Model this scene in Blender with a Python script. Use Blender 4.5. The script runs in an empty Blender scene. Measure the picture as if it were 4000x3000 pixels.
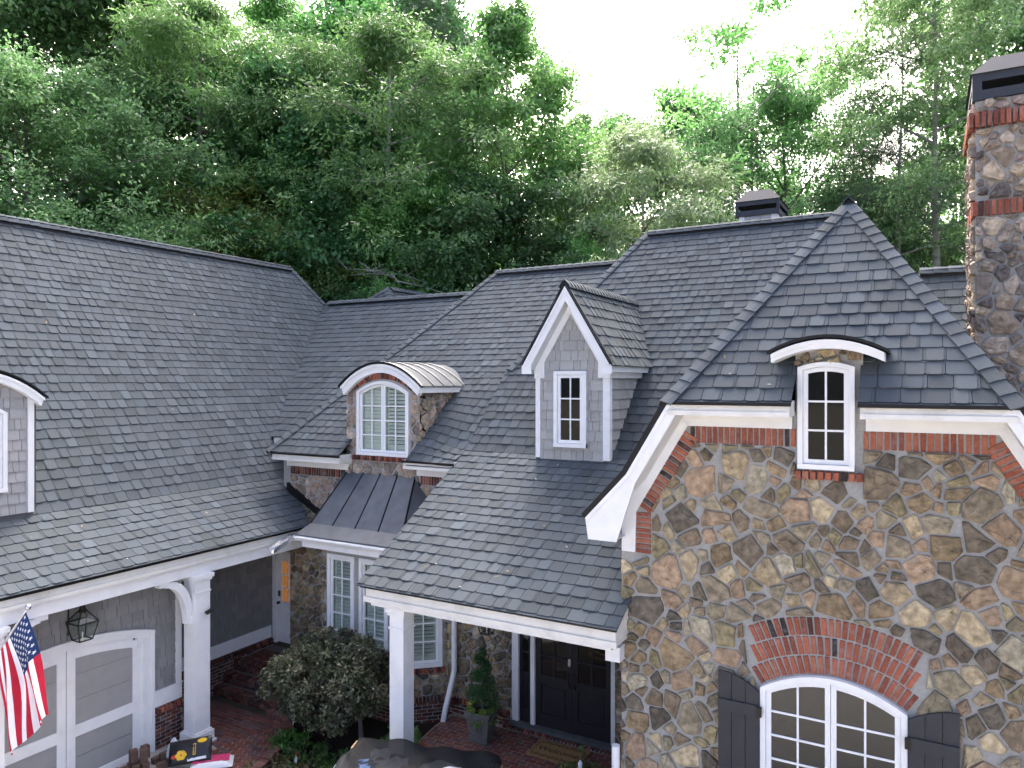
import bpy, math, random
import numpy as np
from mathutils import Vector, Matrix

R = random.Random(7)
SC = bpy.context.scene
COL = SC.collection

# ---------------------------------------------------------------- camera, sky, sun, exposure
# World frame: X runs along the stone gable front, Y runs back into the plot, ground at z = 0 (metres).
H = 6.35                                   # the drone hovers 6.35 m above the drive
FPX, HOR, YAW = 2880.0, 1488.0, math.atan(1620 / 2880)
CY, SY = math.cos(YAW), math.sin(YAW)
cam = bpy.data.cameras.new('camera'); cam_o = bpy.data.objects.new('camera', cam); COL.objects.link(cam_o)
cam.sensor_width = 36.0; cam.lens = 36.0 * FPX / 4000.0; cam.shift_y = -0.003
cam.clip_start = 0.1; cam.clip_end = 900.0
cam_o.location = (0, 0, H); cam_o.rotation_euler = (math.radians(90), 0, YAW)
SC.camera = cam_o

SUN_EL, SUN_AZ = math.radians(42), math.radians(-24)     # veiled evening sun behind the wood, clockwise from +Y
w = bpy.data.worlds.new('World'); SC.world = w; w.use_nodes = True
nt = w.node_tree; nt.nodes.clear()
sky = nt.nodes.new('ShaderNodeTexSky'); sky.sky_type = 'NISHITA'; sky.sun_disc = False
sky.sun_elevation = SUN_EL; sky.sun_rotation = SUN_AZ
sky.air_density = 0.36; sky.dust_density = 8.5; sky.ozone_density = 0.8
bg = nt.nodes.new('ShaderNodeBackground'); bg.inputs['Strength'].default_value = 0.15
wo = nt.nodes.new('ShaderNodeOutputWorld')
nt.links.new(sky.outputs[0], bg.inputs['Color']); nt.links.new(bg.outputs[0], wo.inputs['Surface'])
sd = bpy.data.lights.new('sun', 'SUN'); sd.energy = 0.5; sd.angle = math.radians(25); sd.color = (1.0, 0.95, 0.86)
so = bpy.data.objects.new('sun', sd); COL.objects.link(so)
sdir = Vector((math.sin(SUN_AZ) * math.cos(SUN_EL), math.cos(SUN_AZ) * math.cos(SUN_EL), math.sin(SUN_EL)))
so.rotation_euler = sdir.to_track_quat('Z', 'Y').to_euler(); so.location = (20, 40, 30)
SC.view_settings.view_transform = 'Standard'; SC.view_settings.look = 'None'
SC.view_settings.exposure = 3.0; SC.view_settings.gamma = 1.0
SC.cycles.use_denoising = True
SC.cycles.max_bounces = 6; SC.cycles.diffuse_bounces = 3; SC.cycles.transparent_max_bounces = 12

# ---------------------------------------------------------------- materials
MATS = {}
def mat(name, col=(.5, .5, .5), rough=.7, spec=.3, attr=False, var=.12, vscale=6., bump=0., bscale=60., metal=0.,
        dirt=None, dirt_scale=3., dirt_amt=.5, emit=None, trans=None, per_object=0.):
    """Principled material: base colour (or the piece's own 'tint' colour) x two octaves of procedural variation, fine bump, optional dirt."""
    m = bpy.data.materials.new(name); m.use_nodes = True; n = m.node_tree; N = n.nodes; L = n.links
    b = N['Principled BSDF']; b.inputs['Roughness'].default_value = rough; b.inputs['Metallic'].default_value = metal
    b.inputs['Specular IOR Level'].default_value = spec
    g = N.new('ShaderNodeNewGeometry')
    if attr:
        a = N.new('ShaderNodeAttribute'); a.attribute_name = 'tint'; base = a.outputs['Color']
    else:
        c = N.new('ShaderNodeRGB'); c.outputs[0].default_value = (*col, 1); base = c.outputs[0]
    if var:
        t = N.new('ShaderNodeTexNoise'); t.inputs['Scale'].default_value = vscale; t.inputs['Detail'].default_value = 6
        L.new(g.outputs['Position'], t.inputs['Vector'])
        mr = N.new('ShaderNodeMapRange'); mr.inputs['From Min'].default_value = .25; mr.inputs['From Max'].default_value = .75
        mr.inputs['To Min'].default_value = 1 - var; mr.inputs['To Max'].default_value = 1 + var
        L.new(t.outputs[0], mr.inputs['Value'])
        mx = N.new('ShaderNodeVectorMath'); mx.operation = 'SCALE'
        L.new(base, mx.inputs[0]); L.new(mr.outputs[0], mx.inputs['Scale']); base = mx.outputs[0]
    if dirt:
        t2 = N.new('ShaderNodeTexNoise'); t2.inputs['Scale'].default_value = dirt_scale; t2.inputs['Detail'].default_value = 9
        t2.inputs['Roughness'].default_value = .65
        L.new(g.outputs['Position'], t2.inputs['Vector'])
        m2 = N.new('ShaderNodeMapRange'); m2.inputs['From Min'].default_value = .5; m2.inputs['From Max'].default_value = .72
        m2.inputs['To Max'].default_value = dirt_amt; L.new(t2.outputs[0], m2.inputs['Value'])
        mm = N.new('ShaderNodeMix'); mm.data_type = 'RGBA'
        L.new(m2.outputs[0], mm.inputs['Factor']); L.new(base, mm.inputs[6]); mm.inputs[7].default_value = (*dirt, 1); base = mm.outputs[2]
    if per_object:                       # every tree has its own tone of green
        oi = N.new('ShaderNodeObjectInfo'); hs = N.new('ShaderNodeHueSaturation'); m3 = N.new('ShaderNodeMapRange'); m3.inputs['To Min'].default_value = 1 - per_object; m3.inputs['To Max'].default_value = 1 + per_object
        m4 = N.new('ShaderNodeMapRange'); m4.inputs['To Min'].default_value = .482; m4.inputs['To Max'].default_value = .515; fr_ = N.new('ShaderNodeMath'); fr_.operation = 'FRACT'; mu_ = N.new('ShaderNodeMath'); mu_.operation = 'MULTIPLY'; mu_.inputs[1].default_value = 7.31
        L.new(oi.outputs['Random'], m3.inputs['Value']); L.new(oi.outputs['Random'], mu_.inputs[0]); L.new(mu_.outputs[0], fr_.inputs[0]); L.new(fr_.outputs[0], m4.inputs['Value'])
        L.new(m3.outputs[0], hs.inputs['Value']); L.new(m4.outputs[0], hs.inputs['Hue']); L.new(base, hs.inputs['Color']); base = hs.outputs[0]
    L.new(base, b.inputs['Base Color'])
    if bump:
        t3 = N.new('ShaderNodeTexNoise'); t3.inputs['Scale'].default_value = bscale; t3.inputs['Detail'].default_value = 5
        L.new(g.outputs['Position'], t3.inputs['Vector'])
        bp = N.new('ShaderNodeBump'); bp.inputs['Strength'].default_value = bump; bp.inputs['Distance'].default_value = .02
        L.new(t3.outputs[0], bp.inputs['Height']); L.new(bp.outputs[0], b.inputs['Normal'])
    if emit:
        b.inputs['Emission Color'].default_value = (*emit[0], 1); b.inputs['Emission Strength'].default_value = emit[1]
    if trans:
        tr = N.new('ShaderNodeBsdfTranslucent')
        dk = N.new('ShaderNodeVectorMath'); dk.operation = 'SCALE'; dk.inputs['Scale'].default_value = trans; L.new(base, dk.inputs[0]); L.new(dk.outputs[0], tr.inputs['Color'])
        ms = N.new('ShaderNodeAddShader'); L.new(b.outputs[0], ms.inputs[0]); L.new(tr.outputs[0], ms.inputs[1])       # reflected plus transmitted light
        L.new(ms.outputs[0], N['Material Output'].inputs['Surface'])
    MATS[name] = m
    return m

def glass_mat(name, tint=(.9, .93, .9), rough=.02):
    m = bpy.data.materials.new(name); m.use_nodes = True; n = m.node_tree; N = n.nodes; L = n.links; N.clear()
    o = N.new('ShaderNodeOutputMaterial'); tr = N.new('ShaderNodeBsdfTransparent'); tr.inputs[0].default_value = (*tint, 1)
    gl = N.new('ShaderNodeBsdfGlossy'); gl.inputs['Roughness'].default_value = rough
    lw = N.new('ShaderNodeLayerWeight'); lw.inputs['Blend'].default_value = .5; pw = N.new('ShaderNodeMath'); pw.operation = 'POWER'; pw.inputs[1].default_value = 5.
    fr = N.new('ShaderNodeMath'); fr.operation = 'MULTIPLY_ADD'; fr.inputs[1].default_value = .9; fr.inputs[2].default_value = .05
    L.new(lw.outputs['Facing'], pw.inputs[0]); L.new(pw.outputs[0], fr.inputs[0])
    ms = N.new('ShaderNodeMixShader'); L.new(fr.outputs[0], ms.inputs[0]); L.new(tr.outputs[0], ms.inputs[1]); L.new(gl.outputs[0], ms.inputs[2])
    L.new(ms.outputs[0], o.inputs['Surface']); MATS[name] = m
    return m

mat('shingle', attr=True, rough=.95, spec=.12, var=.16, vscale=150, bump=.25, bscale=260, dirt=(.055, .058, .06), dirt_scale=.7, dirt_amt=.30)
mat('roof_felt', (.02, .021, .023), rough=.9, bump=.2)
mat('drip_edge', (.008, .008, .009), rough=.45)
mat('white_trim', (.80, .81, .81), rough=.55, var=.04, vscale=5, dirt=(.50, .50, .46), dirt_scale=2.6, dirt_amt=.22)
mat('eave_trim', (.72, .71, .66), rough=.6, var=.05, vscale=4, dirt=(.33, .31, .24), dirt_scale=3.5, dirt_amt=.32)
mat('soffit', (.66, .67, .66), rough=.6, var=.04)
mat('stone', attr=True, rough=.92, spec=.15, var=.5, vscale=12, bump=1.0, bscale=16, dirt=(.10, .09, .08), dirt_scale=7, dirt_amt=.38)
mat('mortar', (.35, .35, .335), rough=.95, spec=.1, var=.14, vscale=30, bump=.5, bscale=90)
mat('brick', attr=True, rough=.9, spec=.15, var=.25, vscale=40, bump=.5, bscale=120, dirt=(.50, .45, .42), dirt_scale=9, dirt_amt=.30)
mat('brick_joint', (.40, .385, .36), rough=.95, var=.15, vscale=30, bump=.4)
mat('paver', attr=True, rough=.85, spec=.25, var=.22, vscale=25, bump=.3, bscale=90)
mat('paver_joint', (.30, .27, .24), rough=.95, var=.2, vscale=40)
mat('grey_shake', attr=True, rough=.75, spec=.2, var=.10, vscale=35, bump=.25, bscale=80)
mat('siding_back', (.10, .10, .105), rough=.9)
mat('garage_panel', (.32, .32, .315), rough=.6, var=.05)
mat('shutter_paint', (.035, .037, .043), rough=.55, var=.10, vscale=9)
mat('door_paint', (.022, .022, .025), rough=.42, var=.08)
mat('dark_glass', (.012, .013, .012), rough=.04, spec=.55, var=0)
glass_mat('clear_glass')
mat('louver', (.70, .73, .70), rough=.5, var=.03)
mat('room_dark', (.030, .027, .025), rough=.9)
mat('lit_glass', (.22, .10, .04), rough=.15, spec=.5, var=.25, vscale=2, emit=((1., .42, .12), .03))
mat('metal_roof', (.085, .098, .112), rough=.42, spec=.5, var=.25, vscale=5, dirt=(.12, .09, .07), dirt_scale=4, dirt_amt=.4)
mat('zinc', (.085, .097, .105), rough=.75, spec=.12, var=.15, vscale=4, metal=0., dirt=(.25, .24, .22), dirt_scale=5, dirt_amt=.4)
mat('cap_metal', (.040, .047, .058), rough=.62, spec=.3, var=.08, vscale=5)
mat('bright_metal', (.62, .63, .65), rough=.25, metal=.9, var=.05)
mat('black_iron', (.018, .015, .013), rough=.5)
mat('copper_iron', (.035, .020, .014), rough=.45)
mat('pvc', (.80, .81, .83), rough=.4, var=.03)
mat('concrete', (.40, .385, .35), rough=.95, var=.12, vscale=8, bump=.3, bscale=120, dirt=(.24, .23, .2), dirt_scale=1.5, dirt_amt=.4)
mat('cast_stone', (.13, .13, .125), rough=.9, var=.25, vscale=12, bump=.4, bscale=60)
mat('mulch', (.030, .021, .016), rough=1., var=.5, vscale=30, bump=1., bscale=50)
mat('leaf_litter', (.060, .052, .036), rough=1., var=.5, vscale=3, bump=.6, bscale=20)
mat('bark', (.17, .15, .13), rough=.95, var=.35, vscale=7, bump=.8, bscale=25)
mat('pale_bark', (.34, .32, .28), rough=.95, var=.3, vscale=6, bump=.6, bscale=25)
mat('leaf', attr=True, rough=.5, spec=.4, var=.18, vscale=.7, trans=.9, per_object=.22)
mat('needle', attr=True, rough=.6, spec=.3, var=.15, vscale=1., trans=.5)

# ---------------------------------------------------------------- mesh helpers
class Fr:
    """A flat frame: origin O, axes U (along), V (up), N (out)."""
    def __init__(s, O, U, V):
        s.O = Vector(O); s.U = Vector(U).normalized(); s.V = Vector(V).normalized(); s.N = s.U.cross(s.V)
    def __call__(s, u, v, n=0.):
        return s.O + s.U * u + s.V * v + s.N * n

def front(Y): return Fr((0, Y, 0), (1, 0, 0), (0, 0, 1))        # wall facing -Y: u = X, v = Z
def side(X): return Fr((X, 0, 0), (0, 1, 0), (0, 0, 1))         # wall facing +X: u = Y, v = Z
FLAT = Fr((0, 0, 0), (1, 0, 0), (0, 1, 0))

class MB:
    def __init__(s): s.v = []; s.f = []; s.c = []; s.col = (1, 1, 1)
    def add(s, vs, fs, col=None):
        b = len(s.v); s.v.extend([tuple(p) for p in vs]); s.f.extend([tuple(i + b for i in f) for f in fs])
        s.c.extend([col or s.col] * len(vs)); return s
    def hexa(s, p, col=None):          # 8 points: 4 bottom (ccw), 4 top
        return s.add(p, [(3, 2, 1, 0), (4, 5, 6, 7), (0, 1, 5, 4), (1, 2, 6, 5), (2, 3, 7, 6), (3, 0, 4, 7)], col)
    def fbox(s, F, u0, u1, v0, v1, n0, n1, col=None):
        return s.hexa([F(u0, v0, n0), F(u1, v0, n0), F(u1, v1, n0), F(u0, v1, n0), F(u0, v0, n1), F(u1, v0, n1), F(u1, v1, n1), F(u0, v1, n1)], col)
    def box(s, x0, x1, y0, y1, z0, z1, col=None):
        return s.hexa([(x0, y0, z0), (x1, y0, z0), (x1, y1, z0), (x0, y1, z0), (x0, y0, z1), (x1, y0, z1), (x1, y1, z1), (x0, y1, z1)], col)
    def prism(s, F, poly, n0, n1, col=None):
        k = len(poly)
        vs = [F(u, v, n0) for u, v in poly] + [F(u, v, n1) for u, v in poly]
        fs = [tuple(range(k - 1, -1, -1)), tuple(range(k, 2 * k))] + [(i, (i + 1) % k, k + (i + 1) % k, k + i) for i in range(k)]
        return s.add(vs, fs, col)
    def strip(s, F, A, B, n0, n1, col=None):
        """solid between two polylines A and B of equal length in frame F"""
        for i in range(len(A) - 1):
            q = [A[i], A[i + 1], B[i + 1], B[i]]
            if (q[1][0]-q[0][0])*(q[2][1]-q[0][1])-(q[1][1]-q[0][1])*(q[2][0]-q[0][0]) < 0: q = q[::-1]
            s.prism(F, q, n0, n1, col)
        return s
    def poly(s, pts, col=None): return s.add(pts, [tuple(range(len(pts)))], col)
    def tube(s, path, rad, k=8, col=None, cap=True):
        path = [Vector(p) for p in path]; n = len(path)
        rad = rad if isinstance(rad, (list, tuple)) else [rad] * n
        vs = []; prev = None
        for i, p in enumerate(path):
            d = (path[min(i + 1, n - 1)] - path[max(i - 1, 0)]).normalized()
            a = prev - d * prev.dot(d) if prev is not None else (Vector((0, 0, 1)).cross(d) if abs(d.z) < .95 else Vector((1, 0, 0)).cross(d))
            a.normalize(); prev = a; b = d.cross(a)
            vs += [p + (a * math.cos(t) + b * math.sin(t)) * rad[i] for t in (2 * math.pi * j / k for j in range(k))]
        fs = [(i * k + j, i * k + (j + 1) % k, (i + 1) * k + (j + 1) % k, (i + 1) * k + j) for i in range(n - 1) for j in range(k)]
        if cap: fs += [tuple(range(k - 1, -1, -1)), tuple(range((n - 1) * k, n * k))]
        return s.add(vs, fs, col)
    def lathe(s, prof, c=(0, 0, 0), k=16, col=None, square=False):
        vs = []; c = Vector(c)
        for r, z in prof:
            for j in range(k):
                t = 2 * math.pi * (j + .5) / k
                q = 1 / max(abs(math.cos(t)), abs(math.sin(t))) if square else 1
                vs.append(c + Vector((r * q * math.cos(t), r * q * math.sin(t), z)))
        m = len(prof)
        fs = [(i * k + j, i * k + (j + 1) % k, (i + 1) * k + (j + 1) % k, (i + 1) * k + j) for i in range(m - 1) for j in range(k)]
        fs += [tuple(range(k - 1, -1, -1)), tuple(range((m - 1) * k, m * k))]
        return s.add(vs, fs, col)
    def build(s, name, m, parent=None, smooth=False, local=False):
        me = bpy.data.meshes.new(name); me.from_pydata(s.v, [], s.f); me.update()
        me.materials.append(MATS[m] if isinstance(m, str) else m)
        if any(c != (1, 1, 1) for c in s.c):
            at = me.attributes.new('tint', 'FLOAT_COLOR', 'POINT')
            at.data.foreach_set('color', np.c_[np.array(s.c, dtype=np.float32), np.ones(len(s.c), dtype=np.float32)].ravel())
        if smooth: me.polygons.foreach_set('use_smooth', [True] * len(me.polygons))
        o = bpy.data.objects.new(name, me); COL.objects.link(o)
        if parent is not None:
            o.parent = parent
            if not local and parent.parent is None: o.location = -parent.location     # parts are written in world coordinates
        return o

def tag(o, label=None, cat=None, group=None, kind=None):
    if label: o['label'] = label
    if cat: o['category'] = cat
    if group: o['group'] = group
    if kind: o['kind'] = kind
    return o
def thing(name, label, cat, loc, rotz=0., group=None):
    o = bpy.data.objects.new(name, None); COL.objects.link(o); o.location = loc; o.rotation_euler = (0, 0, rotz)
    o.empty_display_size = .3
    return tag(o, label, cat, group)

def clip_half(poly, nx, ny, d):
    """keep the part of a 2-D polygon with nx*u + ny*v <= d"""
    out = []; k = len(poly)
    for i in range(k):
        a, b = poly[i], poly[(i + 1) % k]
        da, db = nx * a[0] + ny * a[1] - d, nx * b[0] + ny * b[1] - d
        if da <= 0: out.append(a)
        if (da < 0) != (db < 0) and da != db:
            t = da / (da - db); out.append((a[0] + (b[0] - a[0]) * t, a[1] + (b[1] - a[1]) * t))
    res = []
    for p in out:
        if not res or abs(p[0] - res[-1][0]) + abs(p[1] - res[-1][1]) > 1e-5: res.append(p)
    if len(res) > 1 and abs(res[0][0] - res[-1][0]) + abs(res[0][1] - res[-1][1]) < 1e-5: res.pop()
    return res if len(res) >= 3 else []
def clip_conv(poly, conv):
    k = len(conv); ar = sum(conv[i][0] * conv[(i + 1) % k][1] - conv[(i + 1) % k][0] * conv[i][1] for i in range(k))
    sg = 1 if ar > 0 else -1
    for i in range(k):
        a, b = conv[i], conv[(i + 1) % k]; nx, ny = (b[1] - a[1]) * sg, -(b[0] - a[0]) * sg
        poly = clip_half(poly, nx, ny, nx * a[0] + ny * a[1])
        if not poly: return []
    return poly
def area2(poly):
    k = len(poly); return .5 * sum(poly[i][0] * poly[(i + 1) % k][1] - poly[(i + 1) % k][0] * poly[i][1] for i in range(k))

# ---------------------------------------------------------------- pools of alike pieces: the largest in view become parts, the rest one mass per parent
POOL = {}
def piece(pool, parent, mb): POOL.setdefault(pool, []).append((parent, mb))
def project(p):
    x, y, z = p; r = x * CY + y * SY; f = -x * SY + y * CY
    if f < .5: return None
    return 2000 + FPX * r / f, HOR - FPX * (z - H) / f, f
def flush_pool(pool, name, mass_name, material, limit=300):
    dg = bpy.context.evaluated_depsgraph_get(); cand = []
    for i, (par, mb) in enumerate(POOL.get(pool, [])):
        q = [project(p) for p in mb.v]
        if any(a is None for a in q): continue
        xs = [a[0] for a in q]; ys = [a[1] for a in q]; cx, cy = sum(xs) / len(xs), sum(ys) / len(ys)
        if not (0 < cx < 4000 and 0 < cy < 3000): continue
        cand.append(((max(xs) - min(xs)) * (max(ys) - min(ys)), i))
    cand.sort(reverse=True); chosen = set(); eye = Vector((0, 0, H))
    for a, i in cand:
        if len(chosen) >= limit: break
        par, mb = POOL[pool][i]; c = Vector((0, 0, 0))
        for p in mb.v: c += Vector(p)
        c /= len(mb.v); d = c - eye; L = d.length
        hit, loc, *_ = SC.ray_cast(dg, eye, d.normalized(), distance=L + 1.)
        if hit and (loc - eye).length < L - .12: continue
        chosen.add(i)
    mass = {}
    for i, (par, mb) in enumerate(POOL.get(pool, [])):
        if i in chosen: mb.build(name, material, par)
        else: mass.setdefault(par.name, (par, MB()))[1].add(mb.v, mb.f).c[-len(mb.v):] = mb.c
    for par, mb in mass.values():
        o = mb.build(mass_name, material, par); o['kind'] = 'stuff'
    print('pool', pool, len(POOL.get(pool, [])), 'single', len(chosen))
# ---------------------------------------------------------------- ground and the house root
gm = MB()
gx = [-400, -60, -30, -18, -8, 0, 12, 30, 60, 400]; gy = [-200, -20, 0, 10, 20, 30, 45, 70, 120, 600]
for i in range(len(gx) - 1):
    for j in range(len(gy) - 1):
        def gz(x, y): return -.004 - (0 if y < 24 else -min((y - 24) * .04, 3.))
        gm.poly([(gx[i], gy[j], gz(gx[i], gy[j])), (gx[i + 1], gy[j], gz(gx[i + 1], gy[j])), (gx[i + 1], gy[j + 1], gz(gx[i + 1], gy[j + 1])), (gx[i], gy[j + 1], gz(gx[i], gy[j + 1]))])
tag(gm.build('ground', 'leaf_litter'), 'leaf strewn earth under the trees around the house', 'ground', kind='structure')
dm = MB(); dm.poly([(-16, -14, .004), (9, -14, .004), (9, 8.6, .004), (-2.6, 8.6, .004), (-2.9, 6.6, .004), (-6.9, 6.3, .004), (-9.6, 7.6, .004), (-10.6, 8.8, .004), (-11.55, 8.6, .004), (-16, 8.6, .004)])
tag(dm.build('driveway', 'concrete'), 'pale concrete driveway in front of the garage door', 'driveway', kind='structure')

house = thing('house', 'large stone and grey shingle house with steep slate grey roofs and white trim', 'house', (-6., 11.4, 0.))

SHC = [(0.0748, 0.0894, 0.1000), (0.0706, 0.0834, 0.0924), (0.0799, 0.0963, 0.1084), (0.0672, 0.0800, 0.0874), (0.0774, 0.0912, 0.1008), (0.0731, 0.0894, 0.1025)]
def shade(c, a): return tuple(max(.01, x * a) for x in c)
def roof(name, mb=None, m='roof_felt'):
    return (mb or MB()).build(name, m, house)

def shingles(parent, F, poly, e=.206, tw=.212, seed=1, v_shift=0.):
    """Courses of dog-eared laminated tabs laid on frame F (u along the eave, v up the slope), cut to the convex polygon."""
    r = random.Random(seed)
    us = [p[0] for p in poly]; vs = [p[1] for p in poly]; u0, u1, v0, v1 = min(us), max(us), min(vs), max(vs)
    k0 = int(math.floor((v0 - v_shift) / e)) - 1; k1 = int((v1 - v_shift) / e) + 1
    for k in range(k0, k1 + 1):
        va = k * e + v_shift; vb = va + e * 1.12
        u = u0 - r.random() * tw - .3
        while u < u1:
            wd = tw * r.choice((.86, .95, 1., 1.08, 1.2)); ua, ub = u + .0028, u + wd - .0028; u += wd
            c = .014 + r.random() * .007; dv = r.uniform(-.006, .006)
            raised = r.random() < .48
            out = [(ua, vb), (ua, va + c + dv), (ua + c * .9, va + dv), (ub - c * .9, va + dv), (ub, va + c + dv), (ub, vb)]
            pg = clip_conv(out, poly)
            if not pg: continue
            if area2(pg) < 0: pg = pg[::-1]
            if abs(area2(pg)) < .0015: continue
            col = shade(r.choice(SHC), r.uniform(.90, 1.09)); lift = r.uniform(0, .004)
            mb = MB()
            def slab(pg, hl, hu, base, col):
                n = len(pg)
                hh = [hl + (hu - hl) * min(1, max(0, (p[1] - va) / (vb - va))) for p in pg]
                vt = [F(p[0], p[1], h) for p, h in zip(pg, hh)]; vd = [F(p[0], p[1], base) for p in pg]
                mb.add(vt + vd, [tuple(range(n))] + [(i, n + i, n + (i + 1) % n, (i + 1) % n) for i in range(n)], col)
            slab(pg, .018 + lift, .006, 0., col)
            if raised:
                a, b = ua + .012 + r.random() * .02, ub - .018 - r.random() * .03
                o2 = [(a, vb), (a, va + c + dv - .004), (a + c * .9, va + dv - .007), (b - c * .9, va + dv - .007), (b, va + c + dv - .004), (b, vb)]
                p2 = clip_conv(o2, poly)
                if p2:
                    if area2(p2) < 0: p2 = p2[::-1]
                    if abs(area2(p2)) > .002:
                        slab(p2, .026 + lift, .008, .004, shade(col, r.uniform(.95, 1.15)))
            piece('shingle', parent, mb)

def caps(parent, A, B, NA, NB, e=.215, wd=.125, seed=1, lift=.02):
    """Bent cap shingles from A (low end) to B along a hip or ridge; NA, NB are the normals of the two roof planes."""
    r = random.Random(seed); A, B = Vector(A), Vector(B); d = (B - A); L = d.length; d.normalize()
    NA, NB = Vector(NA).normalized(), Vector(NB).normalized()
    ta, tb = NA.cross(d), d.cross(NB)                 # down the two slopes
    if ta.z > 0 and ta.z > tb.z: pass
    if (NA + NB).normalized().dot(ta) > 0: ta = -ta
    if (NA + NB).normalized().dot(tb) > 0: tb = -tb
    up = (NA + NB).normalized()
    n = max(1, int(round(L / e)))
    for i in range(n):
        s0, s1 = L * i / n - .01, L * (i + 1) / n + .05
        c = shade(r.choice(SHC), r.uniform(.98, 1.22)); w2 = wd * r.uniform(.95, 1.05)
        def ring(s, h):
            p = A + d * s
            return [p + ta * w2 + NA * h, p + ta * w2 * .5 + NA * (h + .006), p + ta * .025 + NA * (h + .004) , p + up * (h + .010) , p + tb * .025 + NB * (h + .004), p + tb * w2 * .5 + NB * (h + .006), p + tb * w2 + NB * h]
        a0, a1 = ring(s0, lift + .026), ring(s1, lift + .008); b0, b1 = ring(s0, lift + .010), ring(s1, lift - .004)
        vs = a0 + a1 + b0 + b1; m = 7
        fs = [(j, j + 1, m + j + 1, m + j) for j in range(6)] + [(2 * m + j + 1, 2 * m + j, j, j + 1) for j in range(6)] + [(m + j + 1, m + j, 3 * m + j, 3 * m + j + 1)[::-1] for j in range(6)]
        fs += [(0, m, 3 * m, 2 * m), (m + 6, 6, 2 * m + 6, 3 * m + 6)]
        mb = MB(); mb.add(vs, fs, c)
        piece('cap', parent, mb)

def slope_front(Y0, z0, t):      # slope facing -Y through the line Y=Y0, z=z0; t = rise/run; u = X, v = distance up the slope
    return Fr((0, Y0, z0), (1, 0, 0), (0, 1, t))
def slope_side(X0, z0, t):       # slope facing +X; u = Y, v up the slope towards -X
    return Fr((X0, 0, z0), (0, 1, 0), (-1, 0, t))
def uv_front(pts, Y0, t): q = math.sqrt(1 + t * t); return [(x, (y - Y0) * q) for x, y in pts]
def uv_side(pts, X0, t): q = math.sqrt(1 + t * t); return [(y, (X0 - x) * q) for x, y in pts]

# ---------------------------------------------------------------- roof planes (plan points X, Y)
GE, GB, GR = (-10.95, 3.42), (-12.40, 4.21), (-16.75, 9.71)          # garage eave, break and ridge (X, z)
t_gl = (GB[1] - GE[1]) / (GE[0] - GB[0]); t_gu = (GR[1] - GB[1]) / (GB[0] - GR[0])
def zg(x): return GB[1] + (GB[0] - x) * t_gu if x < GB[0] else GE[1] + (GE[0] - x) * t_gl
d = MB()
for pg in ([(GE[0], 2.5), (GE[0], 11.0), (GB[0], 12.0), (GB[0], 2.5)], [(GB[0], 2.5), (GB[0], 12.0), (GR[0], 12.0), (GR[0], 2.5)],
           [(-13.08, 12.), (-15.92, 16.7), (GR[0], 16.18), (GR[0], 12.)]):
    d.poly([(x, y, zg(x) - .004) for x, y in pg])
d.poly([(GR[0], 2.5, GR[1]), (GR[0], 16.18, GR[1]), (-22.3, 19.6, 3.42), (-22.3, 2.5, 3.42)])
d.poly([(GR[0], 16.18, GR[1]), (-15.92, 16.7, zg(-15.92)), (-14., 19.3, 4.2), (-22.3, 19.6, 3.42)])
garage_roof = roof('garage_roof', d)
Fg = slope_side(*GE, t_gl); shingles(garage_roof, Fg, uv_side([(GE[0] + .03, 2.5), (GE[0] + .03, 11.0), (GB[0], 12.0), (GB[0], 2.5)], GE[0], t_gl), seed=11)
Fg2 = slope_side(*GB, t_gu)
shingles(garage_roof, Fg2, uv_side([(GB[0], 2.5), (GB[0], 12.0), (GR[0], 12.0), (GR[0], 2.5)], GB[0], t_gu), seed=12)
shingles(garage_roof, Fg2, uv_side([(-13.08, 12.), (-15.92, 16.7), (GR[0], 16.18), (GR[0], 12.)], GB[0], t_gu), seed=13)
caps(garage_roof, (GR[0], 16.1, GR[1]), (GR[0], 5., GR[1]), Fg2.N, (-Fg2.N.x, 0, Fg2.N.z), seed=3, lift=.075)
caps(garage_roof, (-15.92, 16.7, zg(-15.92)), (GR[0], 16.18, GR[1]), Fg2.N, (0, .86, .5), seed=4)
v_ = MB(); v_.box(GR[0] - .1, GR[0] + .10, 5., 16.1, GR[1] - .14, GR[1] + .055); v_.build('ridge_vent', 'drip_edge', garage_roof)

PE, PB, PR = (8.30, 3.38), (11.56, 5.04), (16.45, 9.73)              # porch eave, break, main ridge (Y, z)
t_p = (PB[1] - PE[1]) / (PB[0] - PE[0]); t_m = (PR[1] - PB[1]) / (PR[0] - PB[0])
def zm(y): return PB[1] + (y - PB[0]) * t_m if y > PB[0] else PE[1] + (y - PE[0]) * t_p
porch_pg = [(-7.26, 8.27), (-3.22, 8.27), (-3.22, 11.56), (-7.50, 11.56)]
main_pg = [(-7.52, 11.56), (-.2, 11.56), (-.2, 14.9), (-1.35, 16.45), (-5.70, 16.45), (-7.52, 13.1)]
east_pg = [(-.2, 11.56), (6., 11.56), (6., 14.9), (-.2, 14.9)]
d = MB()
for pg in (porch_pg, main_pg, east_pg): d.poly([(x, y, zm(y) - .004) for x, y in pg])
d.poly([(-5.70, 16.45, PR[1]), (-1.35, 16.45, PR[1]), (.5, 22., 4.6), (-7.5, 22., 4.6)])
d.poly([(-5.70, 16.45, PR[1]), (-7.5, 22., 4.6), (-7.7, 16.4, 6.2), (-7.52, 13.1, zm(13.1))])
d.poly([(-1.35, 16.45, PR[1]), (-.2, 14.9, zm(14.9)), (.8, 16.5, 6.5), (.5, 22., 4.6)])
d.poly([(-.2, 14.9, zm(14.9)), (6., 14.9, zm(14.9)), (6., 19., 4.6), (-.2, 19., 4.6)])
main_roof = roof('main_roof', d)
Fp, Fm = slope_front(*PE, t_p), slope_front(*PB, t_m)
shingles(main_roof, Fp, uv_front(porch_pg, PE[0], t_p), seed=21)
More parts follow.
